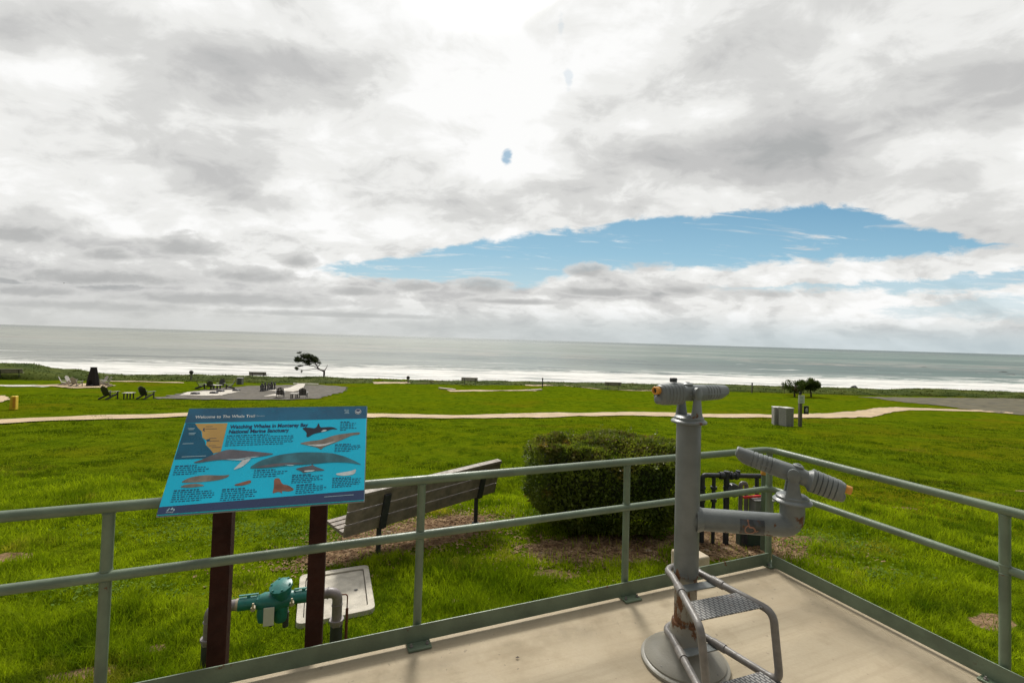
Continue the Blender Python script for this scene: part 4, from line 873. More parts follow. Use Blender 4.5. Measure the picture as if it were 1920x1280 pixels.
def make_scope(loc, heading, pitch, parent_rot=0, sight=False, flange_z=.165):
    """a viewer head: local +x looks out through the objective; returns the head part (fork) with its pieces"""
    base_ = Matrix.Translation(loc) @ Matrix.Rotation(hd(heading), 4, 'Z') @ Matrix.Diagonal((.85, .85, 1, 1)); SB = .79
    def tr(mbx, mat4): mbx.v = [tuple(mat4 @ Vector(v)) for v in mbx.v]; return mbx
    fk = MB(); fk.lathe([(.100, 0), (.112, .004), (.112, .012), (.104, .018), (.094, .022), (.092, .034), (.078, .042), (.05, .046)], 40)
    for sy in (-1, 1):
        rings = []
        for t_ in np.linspace(0, 1, 9):
            z_ = .030+(flange_z-.030)*t_; hw = .052-.026*t_**.6; yc = .062+.003*t_; th = .012+.010*(1-t_)**3
            rings.append([(hw*c_, sy*yc+th*s2, z_) for c_, s2 in [(cos(a_)*abs(cos(a_))**-.4 if abs(cos(a_)) > 1e-6 else 0, sin(a_)*abs(sin(a_))**-.4 if abs(sin(a_)) > 1e-6 else 0) for a_ in np.linspace(0, 2*pi, 20, endpoint=False)]])
        fk.loft(rings)
        fk.lathe([(.020, 0), (.033, .003), (.036, .010), (.036, .030), (.030, .034)], 28, Matrix.Translation((0, sy*.046, flange_z)) @ Matrix.Rotation(-sy*pi/2, 4, 'X'))
    head = tr(fk, base_).build('viewer_fork', M['grey'], vw, angle=40)
    body_m = Matrix.Translation(loc) @ Matrix.Rotation(hd(heading), 4, 'Z') @ Matrix.Translation((0, 0, flange_z)) @ Matrix.Rotation(-pitch, 4, 'Y') @ Matrix.Diagonal((SB, SB*1.14, SB*1.14, 1))
    NS = 28
    def sec(x, w_, t_, b_, fl=2.5, zc=0.0):
        r_ = []
        for k_ in range(NS):
            a_ = 2*pi*k_/NS; c_, s2 = cos(a_), sin(a_); e_ = 2/fl
            r_.append((x, w_*math.copysign(abs(c_)**e_, c_), zc+(t_ if s2 > 0 else b_)*math.copysign(abs(s2)**e_, s2)))
        return r_
    rg = []
    # from the eyepiece end forward: ribbed housing, neck, ribbed barrel
    rg.append(sec(-.300, .020, .035, .030)); rg.append(sec(-.298, .038, .050, .048)); rg.append(sec(-.288, .044, .054, .056))
    xs = -.280
    for k_ in range(6):
        g = .045+.0022*k_; rg.append(sec(xs, g, .053+.0012*k_, .061+.0006*k_)); rg.append(sec(xs+.005, g+.005, .058+.0014*k_, .064+.0006*k_)); rg.append(sec(xs+.026, g+.007, .061+.0014*k_, .066+.0006*k_)); rg.append(sec(xs+.0275, g+.001, .054+.0012*k_, .062+.0006*k_)); xs += .029
    rg += [sec(-.098, .050, .055, .056), sec(-.085, .044, .045, .046), sec(-.06, .046, .047, .047), sec(-.02, .050, .052, .048), sec(.03, .050, .051, .050), (sec(.08, .050, .050, .052))]
    for k_ in range(5):
        x = .135+.030*k_; rg += [sec(x-.004, .0495-.0005*k_, .0495-.0007*k_, .052-.0007*k_), sec(x-.001, .0455-.0005*k_, .0455-.0007*k_, .0505-.0007*k_), sec(x+.004, .0455-.0005*k_, .0455-.0007*k_, .0505-.0007*k_), sec(x+.007, .0495-.0005*k_, .0495-.0007*k_, .052-.0007*k_)]
    rg += [sec(.305, .046, .045, .047), sec(.335, .045, .044, .036), sec(.362, .044, .043, .018), sec(.368, .040, .038, .012)]
    b2 = MB(); b2.loft(rg); body = tr(b2, body_m).build('barrel', M['greyrib'], head, angle=28)
    b2 = MB(); b2.box((.14, 0, -.006), (.40, .106, .006)); b2.v = [(x, y*(1-.12*(x-.0)/.36), z) for x, y, z in b2.v]; tr(b2, body_m).build('seam_ledge', M['greyrib'], body, .001)
    b2 = MB(); b2.lathe([(.030, 0), (.034, .004), (.034, .014), (.022, .022), (.012, .022), (.012, .026)], 24, Matrix.Translation((-.018, 0, .042))); tr(b2, body_m).build('top_knob', M['greyrib'], body)
    b2 = MB(); b2.lathe([(.010, -.316), (.024, -.314), (.026, -.295), (.025, -.27)], 24, Matrix.Translation((0, 0, 0)))
    # eyepiece: hollow amber tube
    ez = .022; ey = MB(); pr = [(.014, -.285), (.0225, -.285), (.0235, -.318), (.0245, -.334), (.0225, -.338), (.0165, -.338), (.0140, -.330), (.0125, -.312)]
    Mx = Matrix.Translation((0, 0, ez)) @ Matrix.Rotation(pi/2, 4, 'Y')
    ey.lathe(pr, 28, Mx); e_ = tr(ey, body_m).build('eyepiece', M['orange'], body, angle=50)
    ln = MB(); ln.lathe([(.0135, -.324), (.0135, -.322)], 20, Mx); tr(ln, body_m).build('eyepiece_lens', M['black'], e_)
    # lower rounded lobe under the eyepiece
    lb = MB(); lb.lathe([(.006, -.318), (.020, -.316), (.027, -.308), (.029, -.29), (.029, -.27)], 24, Matrix.Translation((0, 0, -.032)) @ Matrix.Rotation(pi/2, 4, 'Y')); tr(lb, body_m).build('end_lobe', M['greyrib'], body, angle=50)
    # objective glass
    og = MB(); og.lathe([(.024, .3665), (.024, .368)], 24, Matrix.Translation((0, 0, .010)) @ Matrix.Rotation(pi/2, 4, 'Y')); tr(og, body_m).build('objective_lens', M['black'], body)
    if sight:
        sb = MB(); sb.box((-.16, 0, .082), (.040, .030, .026)); tr(sb, body_m).build('sight', M['black'], body, .003)
    return head
make_scope(Vector((0, 0, 1.312)), 62, radians(0), sight=True, flange_z=.168)
make_scope(Vector((AE.x, AE.y, .912)), -64, radians(15), flange_z=.155)
# step frame
def W(x, y, z): return Vector((x, y, z))-BP
ZU, ZL = .475, .150; TR = .0185
UL0, UL1 = W(.925, 2.585, ZU), W(.893, 2.135, ZU); UR0, UR1 = W(1.090, 2.640, ZU), W(1.300, 2.275, ZU)
LL1 = W(.925, 2.115, ZL); LR1 = W(1.330, 2.262, ZL); LL0, LR0 = W(.925, 2.575, ZL), W(1.090, 2.630, ZL)
back = [W(1.007+.094*cos(a_), 2.615+.094*sin(a_), 0) for a_ in np.linspace(radians(165), radians(15), 12)]
def U_ring(p0, p1, z): return [p0]+[Vector((b_.x, b_.y, z)) for b_ in back]+[p1]
loop = fillet([UR1+(UR0-UR1)*.0, UR1], .01) if False else None
left_side = fillet([UL0, UL1, LL1, LL0], .055, 6); right_side = fillet([LR0, LR1, UR1, UR0], .055, 6)
pts = [Vector((b_.x, b_.y, ZL)) for b_ in back]
full_loop = left_side + [Vector((b_.x, b_.y, ZL)) for b_ in back] + right_side + [Vector((b_.x, b_.y, ZU)) for b_ in reversed(back)]
fr_ = MB().tube(full_loop, TR, 14, closed=True).build('step_frame', M['step'], vw, angle=40)
M['tread'] = None
def tread_mat():
    m, t, b = base_mat('checker_plate'); o = t.node('ShaderNodeTexCoord').outputs['Object']
    rr = t.node('ShaderNodeVectorRotate', rotation_type='Z_AXIS'); t.l.new(o, rr.inputs[0]); rr.inputs['Angle'].default_value = radians(62)
    a_ = t.node('ShaderNodeTexBrick'); a_.offset = .5; a_.inputs['Scale'].default_value = 15; a_.inputs['Mortar Size'].default_value = .06; a_.inputs['Mortar Smooth'].default_value = .3
    t.l.new(rr.outputs[0], a_.inputs[0]); hgt = t.sub(1.0, a_.outputs['Fac'])
    n = t.noise(o, 25, 6, .6)
    t.put(b.inputs['Base Color'], t.mix(t.ss(n, .58, .72, 0, .7), t.mix(hgt, (.085, .085, .085), (.30, .295, .28)), (.13, .06, .03)))
    b.inputs['Roughness'].default_value = .45; b.inputs['Metallic'].default_value = .4
    bn = t.node('ShaderNodeBump'); bn.inputs['Strength'].default_value = .8; bn.inputs['Distance'].default_value = .004; t.put(bn.inputs['Height'], hgt); t.l.new(bn.outputs[0], b.inputs['Normal']); return m
M['tread'] = tread_mat()
def tread(pL1, pL0, pR1, pR0, k0, k1, zoff, name='tread', m=None):
    a_ = pL1.lerp(pL0, k0); b_ = pL1.lerp(pL0, k1); c_ = pR1.lerp(pR0, k1); d_ = pR1.lerp(pR0, k0)
    mm = MB(); i_ = mm.addv([q+Vector((0, 0, zoff)) for q in (a_, b_, c_, d_)]+[q+Vector((0, 0, zoff-.006)) for q in (a_, b_, c_, d_)])
    mm.f += [(i_, i_+1, i_+2, i_+3), (i_+7, i_+6, i_+5, i_+4)]+[(i_+k, i_+4+k, i_+4+(k+1) % 4, i_+(k+1) % 4) for k in range(4)]
    return mm.build(name, m or M['tread'], fr_, .0012)
tread(UL1, UL0, UR1, UR0, .09, .43, .008); tread(LL1, LL0, LR1, LR0, -.03, .19, .008)
tread(UL1, UL0, UR1, UR0, .70, .845, -.012, 'gusset_plate', M['grey']); tread(LL1, LL0, LR1, LR0, .70, .835, -.012, 'gusset_plate', M['grey'])
for a_, b_ in ((UL0, UL1), (UR0, UR1), (LL0, LL1), (LR0, LR1)):
    MB().tube([a_.lerp(b_, .20), a_.lerp(b_, .36)], .0225, 14).build('sleeve', M['step'], fr_)

# ------------------------------------------------------------------ benches
def make_bench(label, heading, loc, L=2.36):
    t = thing('park_bench', loc, hd(heading), label, 'bench', 'slatted park benches facing the sea')
    # local x along the bench, local +y = front (towards the sea side)
    rec = radians(14)
    for i, z in enumerate((.405,)):
        for k in range(4):
            MB().box((0, .06+.105*k, .43+.006*k), (L, .092, .038)).build('seat_slat', M['bench'], t, .004)
    zb, yb = .40, -.015
    hs_ = (.145, .145, .145, .055)
    z_ = zb
    for k, h_ in enumerate(hs_[:3]):
        c_ = z_+h_/2; y_ = yb-(c_-.40)*tan(rec)
        MB().box((0, y_, c_), (L, .038, h_), Matrix.Rotation(rec, 3, 'X')).build('back_slat', M['bench'], t, .004); z_ += h_+.009
    y_ = yb-(z_-.40)*tan(rec)+.012
    MB().box((0, y_, z_+.014), (L, .095, .038), Matrix.Rotation(rec*.5, 3, 'X')).build('top_slat', M['bench'], t, .004)
    for sx in (-.71, .86):
        x_ = sx
        lg = MB().tube([(x_, .02, -.25), (x_, .02, .40)], .030, 14).build('leg', M['iron'], t)
        MB().box((x_, .20, .395), (.05, .44, .035)).box((x_, -.065-.035, .60), (.085, .030, .44), Matrix.Rotation(rec, 3, 'X')).build('bracket', M['iron'], t, .003)
        MB().lathe([(.055, 0), (.055, .02), (.036, .025)], 16, Matrix.Translation((x_, .02, 0))).build('foot', M['iron'], lg)
    return t
gb1, gb2 = G(684, 1050), G(914, 984); mid = (gb1+gb2)/2
bh = degrees(atan2(gb2.x-gb1.x, gb2.y-gb1.y)); bl_ = (gb2-gb1).length
bc = gb1+(gb2-gb1).normalized()*.71*(bl_/1.57)
bc = gb1.lerp(gb2, .71/1.57)
bench = make_bench('grey slatted bench on bare soil just below the terrace railing', bh, (bc.x, bc.y, min(gb1.z, gb2.z)+.07))
for px, py, h_, lb in ((880, 723.5, 88, 'small grey bench on the bluff edge beside the sandy court, seen from behind'), (1149, 732.5, 90, 'small grey bench at the bluff edge just left of the upper telescope'),
                       (483, 713.5, 86, 'small dark bench against the surf on the bluff edge, left of the windswept tree'),
                       (1480, 739, 92, 'small grey bench at the bluff edge left of the two low bushy trees'), (16, 711.5, 60, 'pale bench turned sideways at the far left end of the bluff'),
                       (1737, 735.5, 90, 'tiny pale bench half sunk in the bluff plants at right')):
    g = G(px, py)
    k_ = .55 if px == 1737 else 1.0
    c = dup(bench, (g.x, g.y, g.z-(.15 if px == 1737 else -.35)), hd(h_), lb)
    c.rotation_euler = (0, 0, hd(h_)); c.scale = (k_, 1, 1)

# ------------------------------------------------------------------ green backflow valve
gl = G(388, 1232); 
pA = Vector((-2.15, 3.46, 0)); pB = Vector((-1.315, 3.725, 0)); gzA = float(ground_z(-1.8, 3.6))
bf = thing('backflow_valve', ((pA.x+pB.x)/2, (pA.y+pB.y)/2, gzA), atan2(pB.y-pA.y, pB.x-pA.x), 'green backflow valve on grey pipes in the grass behind the sign posts', 'water valve')
Lh = (pB-pA).length/2; ZP = .455; Rp = .038
for sx in (-1, 1):
    r_ = MB().tube(fillet([(sx*.60*Lh, 0, ZP), (sx*Lh, 0, ZP), (sx*Lh, 0, -.2)], .065, 8), Rp, 20).build('riser_pipe', M['pipe'], bf)
    MB().tube([(sx*Lh, 0, .20), (sx*Lh, 0, .23)], .049, 6).tube([(sx*Lh, 0, .23), (sx*Lh, 0, .245)], .055, 18).tube([(sx*Lh, 0, .355), (sx*Lh, 0, .363)], .043, 20).tube([(sx*(Lh-.075), 0, ZP), (sx*(Lh-.068), 0, ZP)], .044, 20).build('coupling', M['pipe'], r_, split=True)
    MB().tube([(sx*Lh, 0, -.2), (sx*Lh, 0, .20)], .046, 18).build('sleeve', M['iron'], r_)
    MB().tube([(sx*.56*Lh, 0, ZP), (sx*.62*Lh, 0, ZP)], .0415, 20).build('thread_ring', M['brass'], r_)
bd = MB().tube([(-.58*Lh, 0, ZP), (-.30*Lh, 0, ZP)], .046, 20).tube([(.30*Lh, 0, ZP), (.58*Lh, 0, ZP)], .046, 20)
bd.tube([(-.30*Lh, 0, ZP), (-.27*Lh, 0, ZP)], .052, 8).tube([(.27*Lh, 0, ZP), (.30*Lh, 0, ZP)], .052, 8)
bd.tube([(-.28*Lh, 0, ZP), (-.2*Lh, 0, ZP-.005), (0, 0, ZP-.01), (.18*Lh, 0, ZP), (.28*Lh, 0, ZP)], [.05, .066, .07, .060, .05], 20)
bd.tube([(-.16*Lh, 0, ZP), (-.16*Lh, -.02, ZP-.09), (-.16*Lh, -.03, ZP-.135)], [.055, .058, .045], 18)
bd.tube([(.08*Lh, 0, ZP-.02), (.08*Lh, 0, ZP-.14), (.08*Lh, 0, ZP-.16)], [.055, .05, .042], 18)
body_ = bd.build('valve_body', M['greenpipe'], bf, .001)
dz = Vector((-.15, -.25, 1)).normalized(); c0 = Vector((.045, 0, ZP+.02))
MB().tube([c0, c0+dz*.055, c0+dz*.075, c0+dz*.08, c0+dz*.10, c0+dz*.115], [.062, .066, .068, .082, .082, .045], 12).build('bonnet', M['greenpipe'], bf, .001)
bt = MB()
for k_ in range(6):
    q = c0+dz*.10; u_ = dz.orthogonal().normalized(); v_ = dz.cross(u_); p_ = q+(u_*cos(k_*pi/3)+v_*sin(k_*pi/3))*.068; bt.tube([p_-dz*.02, p_+dz*.014], .008, 6)
bt.build('bolt', M['greenpipe'], bf, split=True)
for x_ in (-.14, .12):
    MB().tube([(x_, -.055, ZP-.0), (x_, -.085, ZP-.0)], .012, 8).tube([(x_, -.08, ZP), (x_, -.1, ZP)], .017, 6).box((x_, -.098, ZP+.02), (.012, .01, .05)).build('test_cock', M['brass'], bf)
MB().box((-.035, -.085, ZP-.075), (.072, .004, .135)).build('hang_tag', M['tagw'], bf, .002)
MB().tube([(.07, 0, ZP-.1), (.07, 0, ZP-.21)], .022, 14).tube([(-.03, 0, ZP-.1), (-.03, 0, ZP-.19)], .016, 12).build('relief_port', M['iron'], bf)
for x_ in (-.43*Lh, .43*Lh):
    MB().tube([(x_, 0, ZP+.04), (x_, 0, ZP+.062)], .012, 10).box((x_-.0, 0, ZP+.062), (.13, .018, .007)).build('valve_handle', M['greenpipe'], bf, .001)
q = pB-Vector((bf.location.x, bf.location.y, 0)); 
sr = MB().tube(fillet([(Lh+.02, .02, .42), (Lh+.075, .01, .42), (Lh+.075, .01, .3)], .02, 4), .005, 8).tube([(Lh+.075, .01, -.05), (Lh+.075, .01, .31)], .011, 8).build('rusty_rod', mat('rust_rod', (.13, .045, .02), .9, .3, 20), bf)

# ------------------------------------------------------------------ vault lid
lc = sum(LID, Vector())/4; lz = max(p.z for p in LID)
def inset(P_, d_):
    c_ = sum(P_, Vector())/4; return [p+(c_-p).normalized()*d_ for p in P_]
Lq = [Vector((p.x-lc.x, p.y-lc.y, 0)) for p in LID]
slope_ = atan(float(ground_z(lc.x, lc.y+.5)-ground_z(lc.x, lc.y-.5)))
vl = thing('vault_lid', (lc.x, lc.y, lc.z), 0, 'pale concrete utility vault lid set in the grass behind the green valve', 'utility cover')
vl.rotation_euler = (slope_, 0, 0); vl.location.z += .012
def rounded(P_, r): 
    Pn = [Vector(p) for p in P_]; out = []
    for i in range(4):
        a_, b_, c_ = Pn[i-1], Pn[i], Pn[(i+1) % 4]; u_ = (a_-b_).normalized()*r; v_ = (c_-b_).normalized()*r
        for k in range(5):
            t_ = k/4; out.append((b_+u_).lerp(b_, t_).lerp(b_.lerp(b_+v_, t_), t_))
    return out
def ring_slab(outer, inner, z0, z1, name, m, parent):
    mm = MB(); n_ = len(outer); a_ = mm.addv([(p.x, p.y, z0) for p in outer]); b_ = mm.addv([(p.x, p.y, z1) for p in outer]); c_ = mm.addv([(p.x, p.y, z1) for p in inner]); d_ = mm.addv([(p.x, p.y, z0) for p in inner])
    for k in range(n_):
        j = (k+1) % n_; mm.f += [(a_+k, a_+j, b_+j, b_+k), (b_+k, b_+j, c_+j, c_+k), (c_+k, c_+j, d_+j, d_+k)]
    return mm.build(name, m, parent, .003, fix=True)
tz_ = .035
ring_slab(rounded(Lq, .075), rounded(inset(Lq, .10), .04), -.2, tz_, 'rim', M['lidc'], vl)
inn = rounded(inset(Lq, .112), .05); mm = MB(); n_ = len(inn); mm.prism([(p.x, p.y) for p in inn], Matrix.Translation((0, 0, -.1)), tz_+.085); lid_o = mm.build('lid', M['lidc'], vl, .003)
MB().prism([(p.x, p.y) for p in rounded(inset(Lq, .05), .05)], Matrix.Translation((0, 0, -.15)), .145).build('frame_bed', M['trashd'], vl)
mm = MB(); 
for dx_ in (-.15, .18): mm.lathe([(.018, tz_-.012), (.018, tz_-.0105)], 14, Matrix.Translation((dx_, .05, 0)))
mm.build('lift_hole', M['trashd'], lid_o, split=True)

# ------------------------------------------------------------------ beige concrete stub beside the terrace corner
pbq = at_depth(1294, 1046, 3.72); gzb = float(ground_z(pbq.x, pbq.y))
tb = MB(); tb.box((0, 0, (pbq.z+.045-gzb)/2-.1), (.205, .205, pbq.z+.045-gzb+.2)); o = tb.build('concrete_stub', M['beige'], None, .012); o.location = (pbq.x, pbq.y, gzb); o.rotation_euler = (0, 0, hd(H1))
tag(o, 'beige square concrete stub just outside the kick plate behind the telescope pole', 'concrete stub')

# ------------------------------------------------------------------ hedge
hc = Vector((1.47, 6.95, 0)); gh = float(ground_z(hc.x, hc.y)); HW, HD, HH = 1.18, .68, 1.24
hg = thing('hedge', (hc.x, hc.y, gh), radians(-2), 'clipped dark green boxy hedge behind the railing and the telescope pole', 'hedge')
nl = 34000
def hedge_pt(n):
    q = rng.uniform(-1, 1, (n, 3)); ax = rng.choice(3, n, p=[.22, .42, .36]); sgn = np.where(rng.random(n) < .5, -1, 1)
    sgn = np.where(ax == 2, 1, sgn)
    q[np.arange(n), ax] = sgn; L4 = (np.abs(q)**4).sum(1)**.25; q /= L4[:, None]; return q
q = hedge_pt(nl); zz = (q[:, 2]+1)/2
shr = 1-.28*np.clip((.42-zz)/.42, 0, 1)**1.3
lump = 1+.15*(fbm(q[:, 0]*3+q[:, 2]*2+10, q[:, 1]*3+q[:, 2]*2.5, 3)-.5)*2
inn_ = 1-.16*rng.random(nl)**2
pos = np.stack([q[:, 0]*HW*shr*lump*inn_, q[:, 1]*HD*shr*lump*inn_, .05+zz*HH*(lump*.7+.3)*np.where(q[:, 2] > 0, inn_*.3+.7, 1)], -1)
pos[:, 2] += (fbm(pos[:, 0]*2.2+5, pos[:, 1]*2.2, 3)-.5)*.10*zz
nrm = q/np.linalg.norm(q, axis=1)[:, None]; rd = rng.normal(0, 1, (nl, 3)); dirv = nrm*.5+rd*.6+np.array([0, 0, .35]); dirv /= np.linalg.norm(dirv, axis=1)[:, None]
sdv = np.cross(dirv, rng.normal(0, 1, (nl, 3))); sdv /= np.linalg.norm(sdv, axis=1)[:, None]
Ls = rng.uniform(.036, .074, nl)[:, None]; Vh = np.stack([pos, pos+dirv*Ls*.5+sdv*Ls*.27, pos+dirv*Ls, pos+dirv*Ls*.5-sdv*Ls*.27], 1).reshape(-1, 3)
nsh = 90; sh_i = rng.choice(nl, nsh); shv = []
for i_ in sh_i:                                              # stray shoots with a few leaves each
    b_ = pos[i_]; dd = nrm[i_]*rng.uniform(.5, 1)+np.array([0, 0, .8])+rng.normal(0, .3, 3); dd /= np.linalg.norm(dd)
    for t_ in np.linspace(.02, rng.uniform(.07, .16), 7):
        p_ = b_+dd*t_; q_ = rng.normal(0, 1, 3)*.7+dd*.6; q_ /= np.linalg.norm(q_); r_ = np.cross(q_, rng.normal(0, 1, 3)); r_ /= np.linalg.norm(r_); l_ = rng.uniform(.03, .05)
        shv += [p_, p_+q_*l_*.5+r_*l_*.25, p_+q_*l_, p_+q_*l_*.5-r_*l_*.25]
Vh = np.concatenate([Vh, np.array(shv)]); nl = len(Vh)//4
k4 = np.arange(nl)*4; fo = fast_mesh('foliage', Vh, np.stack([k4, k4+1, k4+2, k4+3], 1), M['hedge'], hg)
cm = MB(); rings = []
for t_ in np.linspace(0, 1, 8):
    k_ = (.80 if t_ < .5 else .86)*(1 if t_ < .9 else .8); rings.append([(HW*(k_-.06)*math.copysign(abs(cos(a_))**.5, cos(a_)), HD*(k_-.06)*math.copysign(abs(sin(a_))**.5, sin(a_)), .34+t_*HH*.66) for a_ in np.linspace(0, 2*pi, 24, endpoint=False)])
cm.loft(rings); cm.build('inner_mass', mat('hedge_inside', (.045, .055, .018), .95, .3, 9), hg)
st = MB()
for k_ in range(26):
    a_ = random.uniform(0, 2*pi); r_ = random.uniform(.1, .75); x_ = cos(a_)*HW*r_; y_ = sin(a_)*HD*r_; st.tube([(x_*.7, y_*.7, -.05), (x_, y_, .4)], .012, 6)
st.build('stem', M['bark'], hg, split=True)

# ------------------------------------------------------------------ pipe manifold by the corner
gm = at_depth(1374, 1004, 6.45); gzm = float(ground_z(gm.x, gm.y))
mf = thing('pipe_manifold', (gm.x, gm.y, gzm), radians(3), 'black pipe manifold with valves and grey control box beyond the terrace corner', 'pipework')
HP = 1.75-(889-648.5)/FPX*6.45-gzm
def T(*p, r=.03, n=14): return MB().tube(fillet(list(p), .05, 5) if len(p) > 2 else p, r, n)
T((-.44, 0, -.1), (-.44, 0, HP), (.40, 0, HP), r=.032).build('header_pipe', M['iron'], mf)
for x_, r_ in ((-.28, .024), (-.10, .038), (.33, .026)): T((x_, 0, -.1), (x_, 0, HP), r=r_).build('riser_pipe', M['iron'], mf)
for x_ in (-.44, -.28, -.10, .33):
    MB().tube([(x_, 0, HP*.80), (x_, 0, HP*.84)], .045, 8).tube([(x_, 0, HP*.62), (x_, 0, HP*.66)], .043, 8).tube([(x_, 0, HP*.3), (x_, 0, HP*.36)], .05, 8).build('coupling', M['iron'], mf, split=True)
MB().tube([(-.20, 0, HP), (-.14, 0, HP)], .052, 12).tube([(-.05, 0, HP), (-.02, 0, HP)], .056, 12).tube([(.02, 0, HP), (.05, 0, HP)], .056, 12).tube([(-.10, 0, HP), (-.10, 0, HP+.06)], .04, 8).tube([(.06, 0, HP), (.06, 0, HP+.07)], .03, 8).build('flange', M['iron'], mf, split=True)
T((.10, 0, -.1), (.10, 0, HP-.10), (.18, 0, HP-.10), (.18, 0, .1), r=.027).build('loop_pipe', M['pipe'], mf)
MB().lathe([(.02, -.05), (.085, -.045), (.09, -.02), (.09, .02), (.085, .045), (.02, .05)], 22, Matrix.Translation((-.02, -.02, HP-.19)) @ Matrix.Rotation(pi/2, 4, 'X')).build('round_meter', mat('meter_grey', (.07, .07, .085), .4, .2, 15), mf)
MB().tube([(-.46, -.04, HP*.42), (-.30, -.06, HP*.40)], .016, 8).tube([(-.30, -.06, HP*.40), (-.22, -.03, HP*.32)], .014, 8).lathe([(.05, -.006), (.05, .006)], 12, Matrix.Translation((-.44, -.07, HP*.42)) @ Matrix.Rotation(pi/2, 4, 'X')).lathe([(.06, -.01), (.06, .01)], 12, Matrix.Translation((-.46, -.03, HP*.72)) @ Matrix.Rotation(pi/2, 4, 'X')).build('valve_wheel', M['iron'], mf)
MB().tube([(.12, -.05, HP*.45), (.12, -.05, -.1)], .055, 14).build('dark_canister', M['iron'], mf)
bxm = MB().box((.33, -.10, HP-.38), (.26, .16, .19)).build('control_box', mat('control_box_grey', (.24, .24, .23), .5, .08, 9), mf, .012)
MB().box((.34, -.185, HP-.38), (.12, .010, .12)).build('box_window', mat('meter_glass', (.35, .36, .34), .25, .05, 9), bxm, .004)
MB().box((.33, -.10, HP-.283), (.28, .18, .018)).box((.33, -.10, HP-.478), (.28, .18, .018)).build('box_rim', mat('control_box_rim', (.18, .18, .17), .5, .08, 9), bxm, .004, split=True)
MB().box((.26, -.10, HP-.245), (.36, .03, .028), Matrix.Rotation(radians(-5), 3, 'Y')).build('red_lever', M['red'], mf, .004)
MB().box((.24, -.02, .12), (.36, .12, .24)).build('base_box', mat('green_utility', (.035, .06, .04), .6, .1, 9), mf, .01)
ym = at_depth(1433, 882, 6.2); gzy = float(ground_z(ym.x, ym.y))
yp = thing('marker_post', (ym.x, ym.y, gzy), 0, 'slim green post with an orange cap beside the pipe manifold', 'marker post')
MB().tube([(0, 0, -.1), (0, 0, ym.z-gzy-.03)], .034, 14).build('post', M['rail'], yp)
MB().lathe([(.042, 0), (.042, .105), (.036, .115), (.01, .118)], 16, Matrix.Translation((0, 0, ym.z-gzy-.05))).build('cap', M['orange'], yp)

# ------------------------------------------------------------------ litter bins and signpost
def make_bin(label, px, py, rz):
    g = G(px, py); t = thing('litter_bin', g, rz, label, 'litter bin', 'pair of slatted litter bins by the footpath')
    s_ = .50; hb = 1.02
    MB().box((0, 0, hb/2), (s_-.05, s_-.05, hb-.02)).build('liner', M['trashd'], t)
    mm = MB()
    for f_ in range(4):
        R_ = Matrix.Rotation(f_*pi/2, 3, 'Z')
        for k in range(6):
            c_ = R_ @ Vector((-s_/2+s_/12+k*s_/6, -s_/2, hb/2+.01)); mm.box(c_, (s_/6-.016, .028, hb-.06), R_)
    mm.build('slatted_side', M['trash'], t, .003)
    l_ = MB().box((0, 0, hb+.012), (s_+.05, s_+.05, .05)).build('lid', mat('bin_lid', (.50, .48, .45), .6, .08, 9), t, .008)
    return t
make_bin('left one of two grey slatted litter bins by the footpath', 1458.5, 797, radians(-14)); make_bin('right one of two grey slatted litter bins, nearer the signpost', 1474, 799, radians(14))
gs = G(1500, 799.5); sp = thing('signpost', gs, 0, 'wooden signpost with a white notice and a black notice beside the litter bins', 'signpost')
sc_ = gs.y/FPX
MB().box((0, 0, 27*sc_), (.15, .15, 54*sc_)).build('post', M['wood'], sp, .01)
nb_ = MB().box((.005, -.09, 51*sc_), (.345, .015, 15*sc_)).build('white_notice', M['white'], sp, .004)
mm = MB()
for k in range(5): mm.box((.005, -.099, (56-k*2.6)*sc_), (.25 if k % 2 == 0 else .2, .004, .9*sc_))
mm.build('notice_lettering', M['signgreen'], nb_)
mm = MB().tube([(0, 0, 58.2*sc_), (0, 0, 62*sc_)], .02, 8); mm.lathe([(.09, -.006), (.09, .006)], 16, Matrix.Translation((0, 0, 62*sc_)) @ Matrix.Rotation(pi/2, 4, 'X')); mm.build('finial', M['iron'], sp)
kb = MB().box((.285, -.08, 31.5*sc_), (.26, .05, 15*sc_)).build('black_notice', M['black'], sp, .004)
mm = MB()
for k, (a_, b_) in enumerate(((.285, 33.5), (.285, 31.5), (.29, 29))): mm.box((a_, -.108, b_*sc_), (.13, .004, 1.1*sc_))
mm.box((.30, -.108, 35.2*sc_), (.06, .004, 1.3*sc_)).build('notice_lettering', M['white'], kb)

# ------------------------------------------------------------------ yellow bollard
gy = G(25.5, 768); yb_ = thing('yellow_bollard', gy, radians(20), 'squat yellow bollard beside the sandy circle at far left', 'bollard')
MB().box((0, 0, .33), (.24, .24, .66), taper=.92).build('body', M['yellow'], yb_, .03); MB().box((0.06, -.122, .36), (.10, .012, .50)).build('side_panel', mat('orange_side', (.62, .27, .02), .5, .08, 9), yb_, .003)
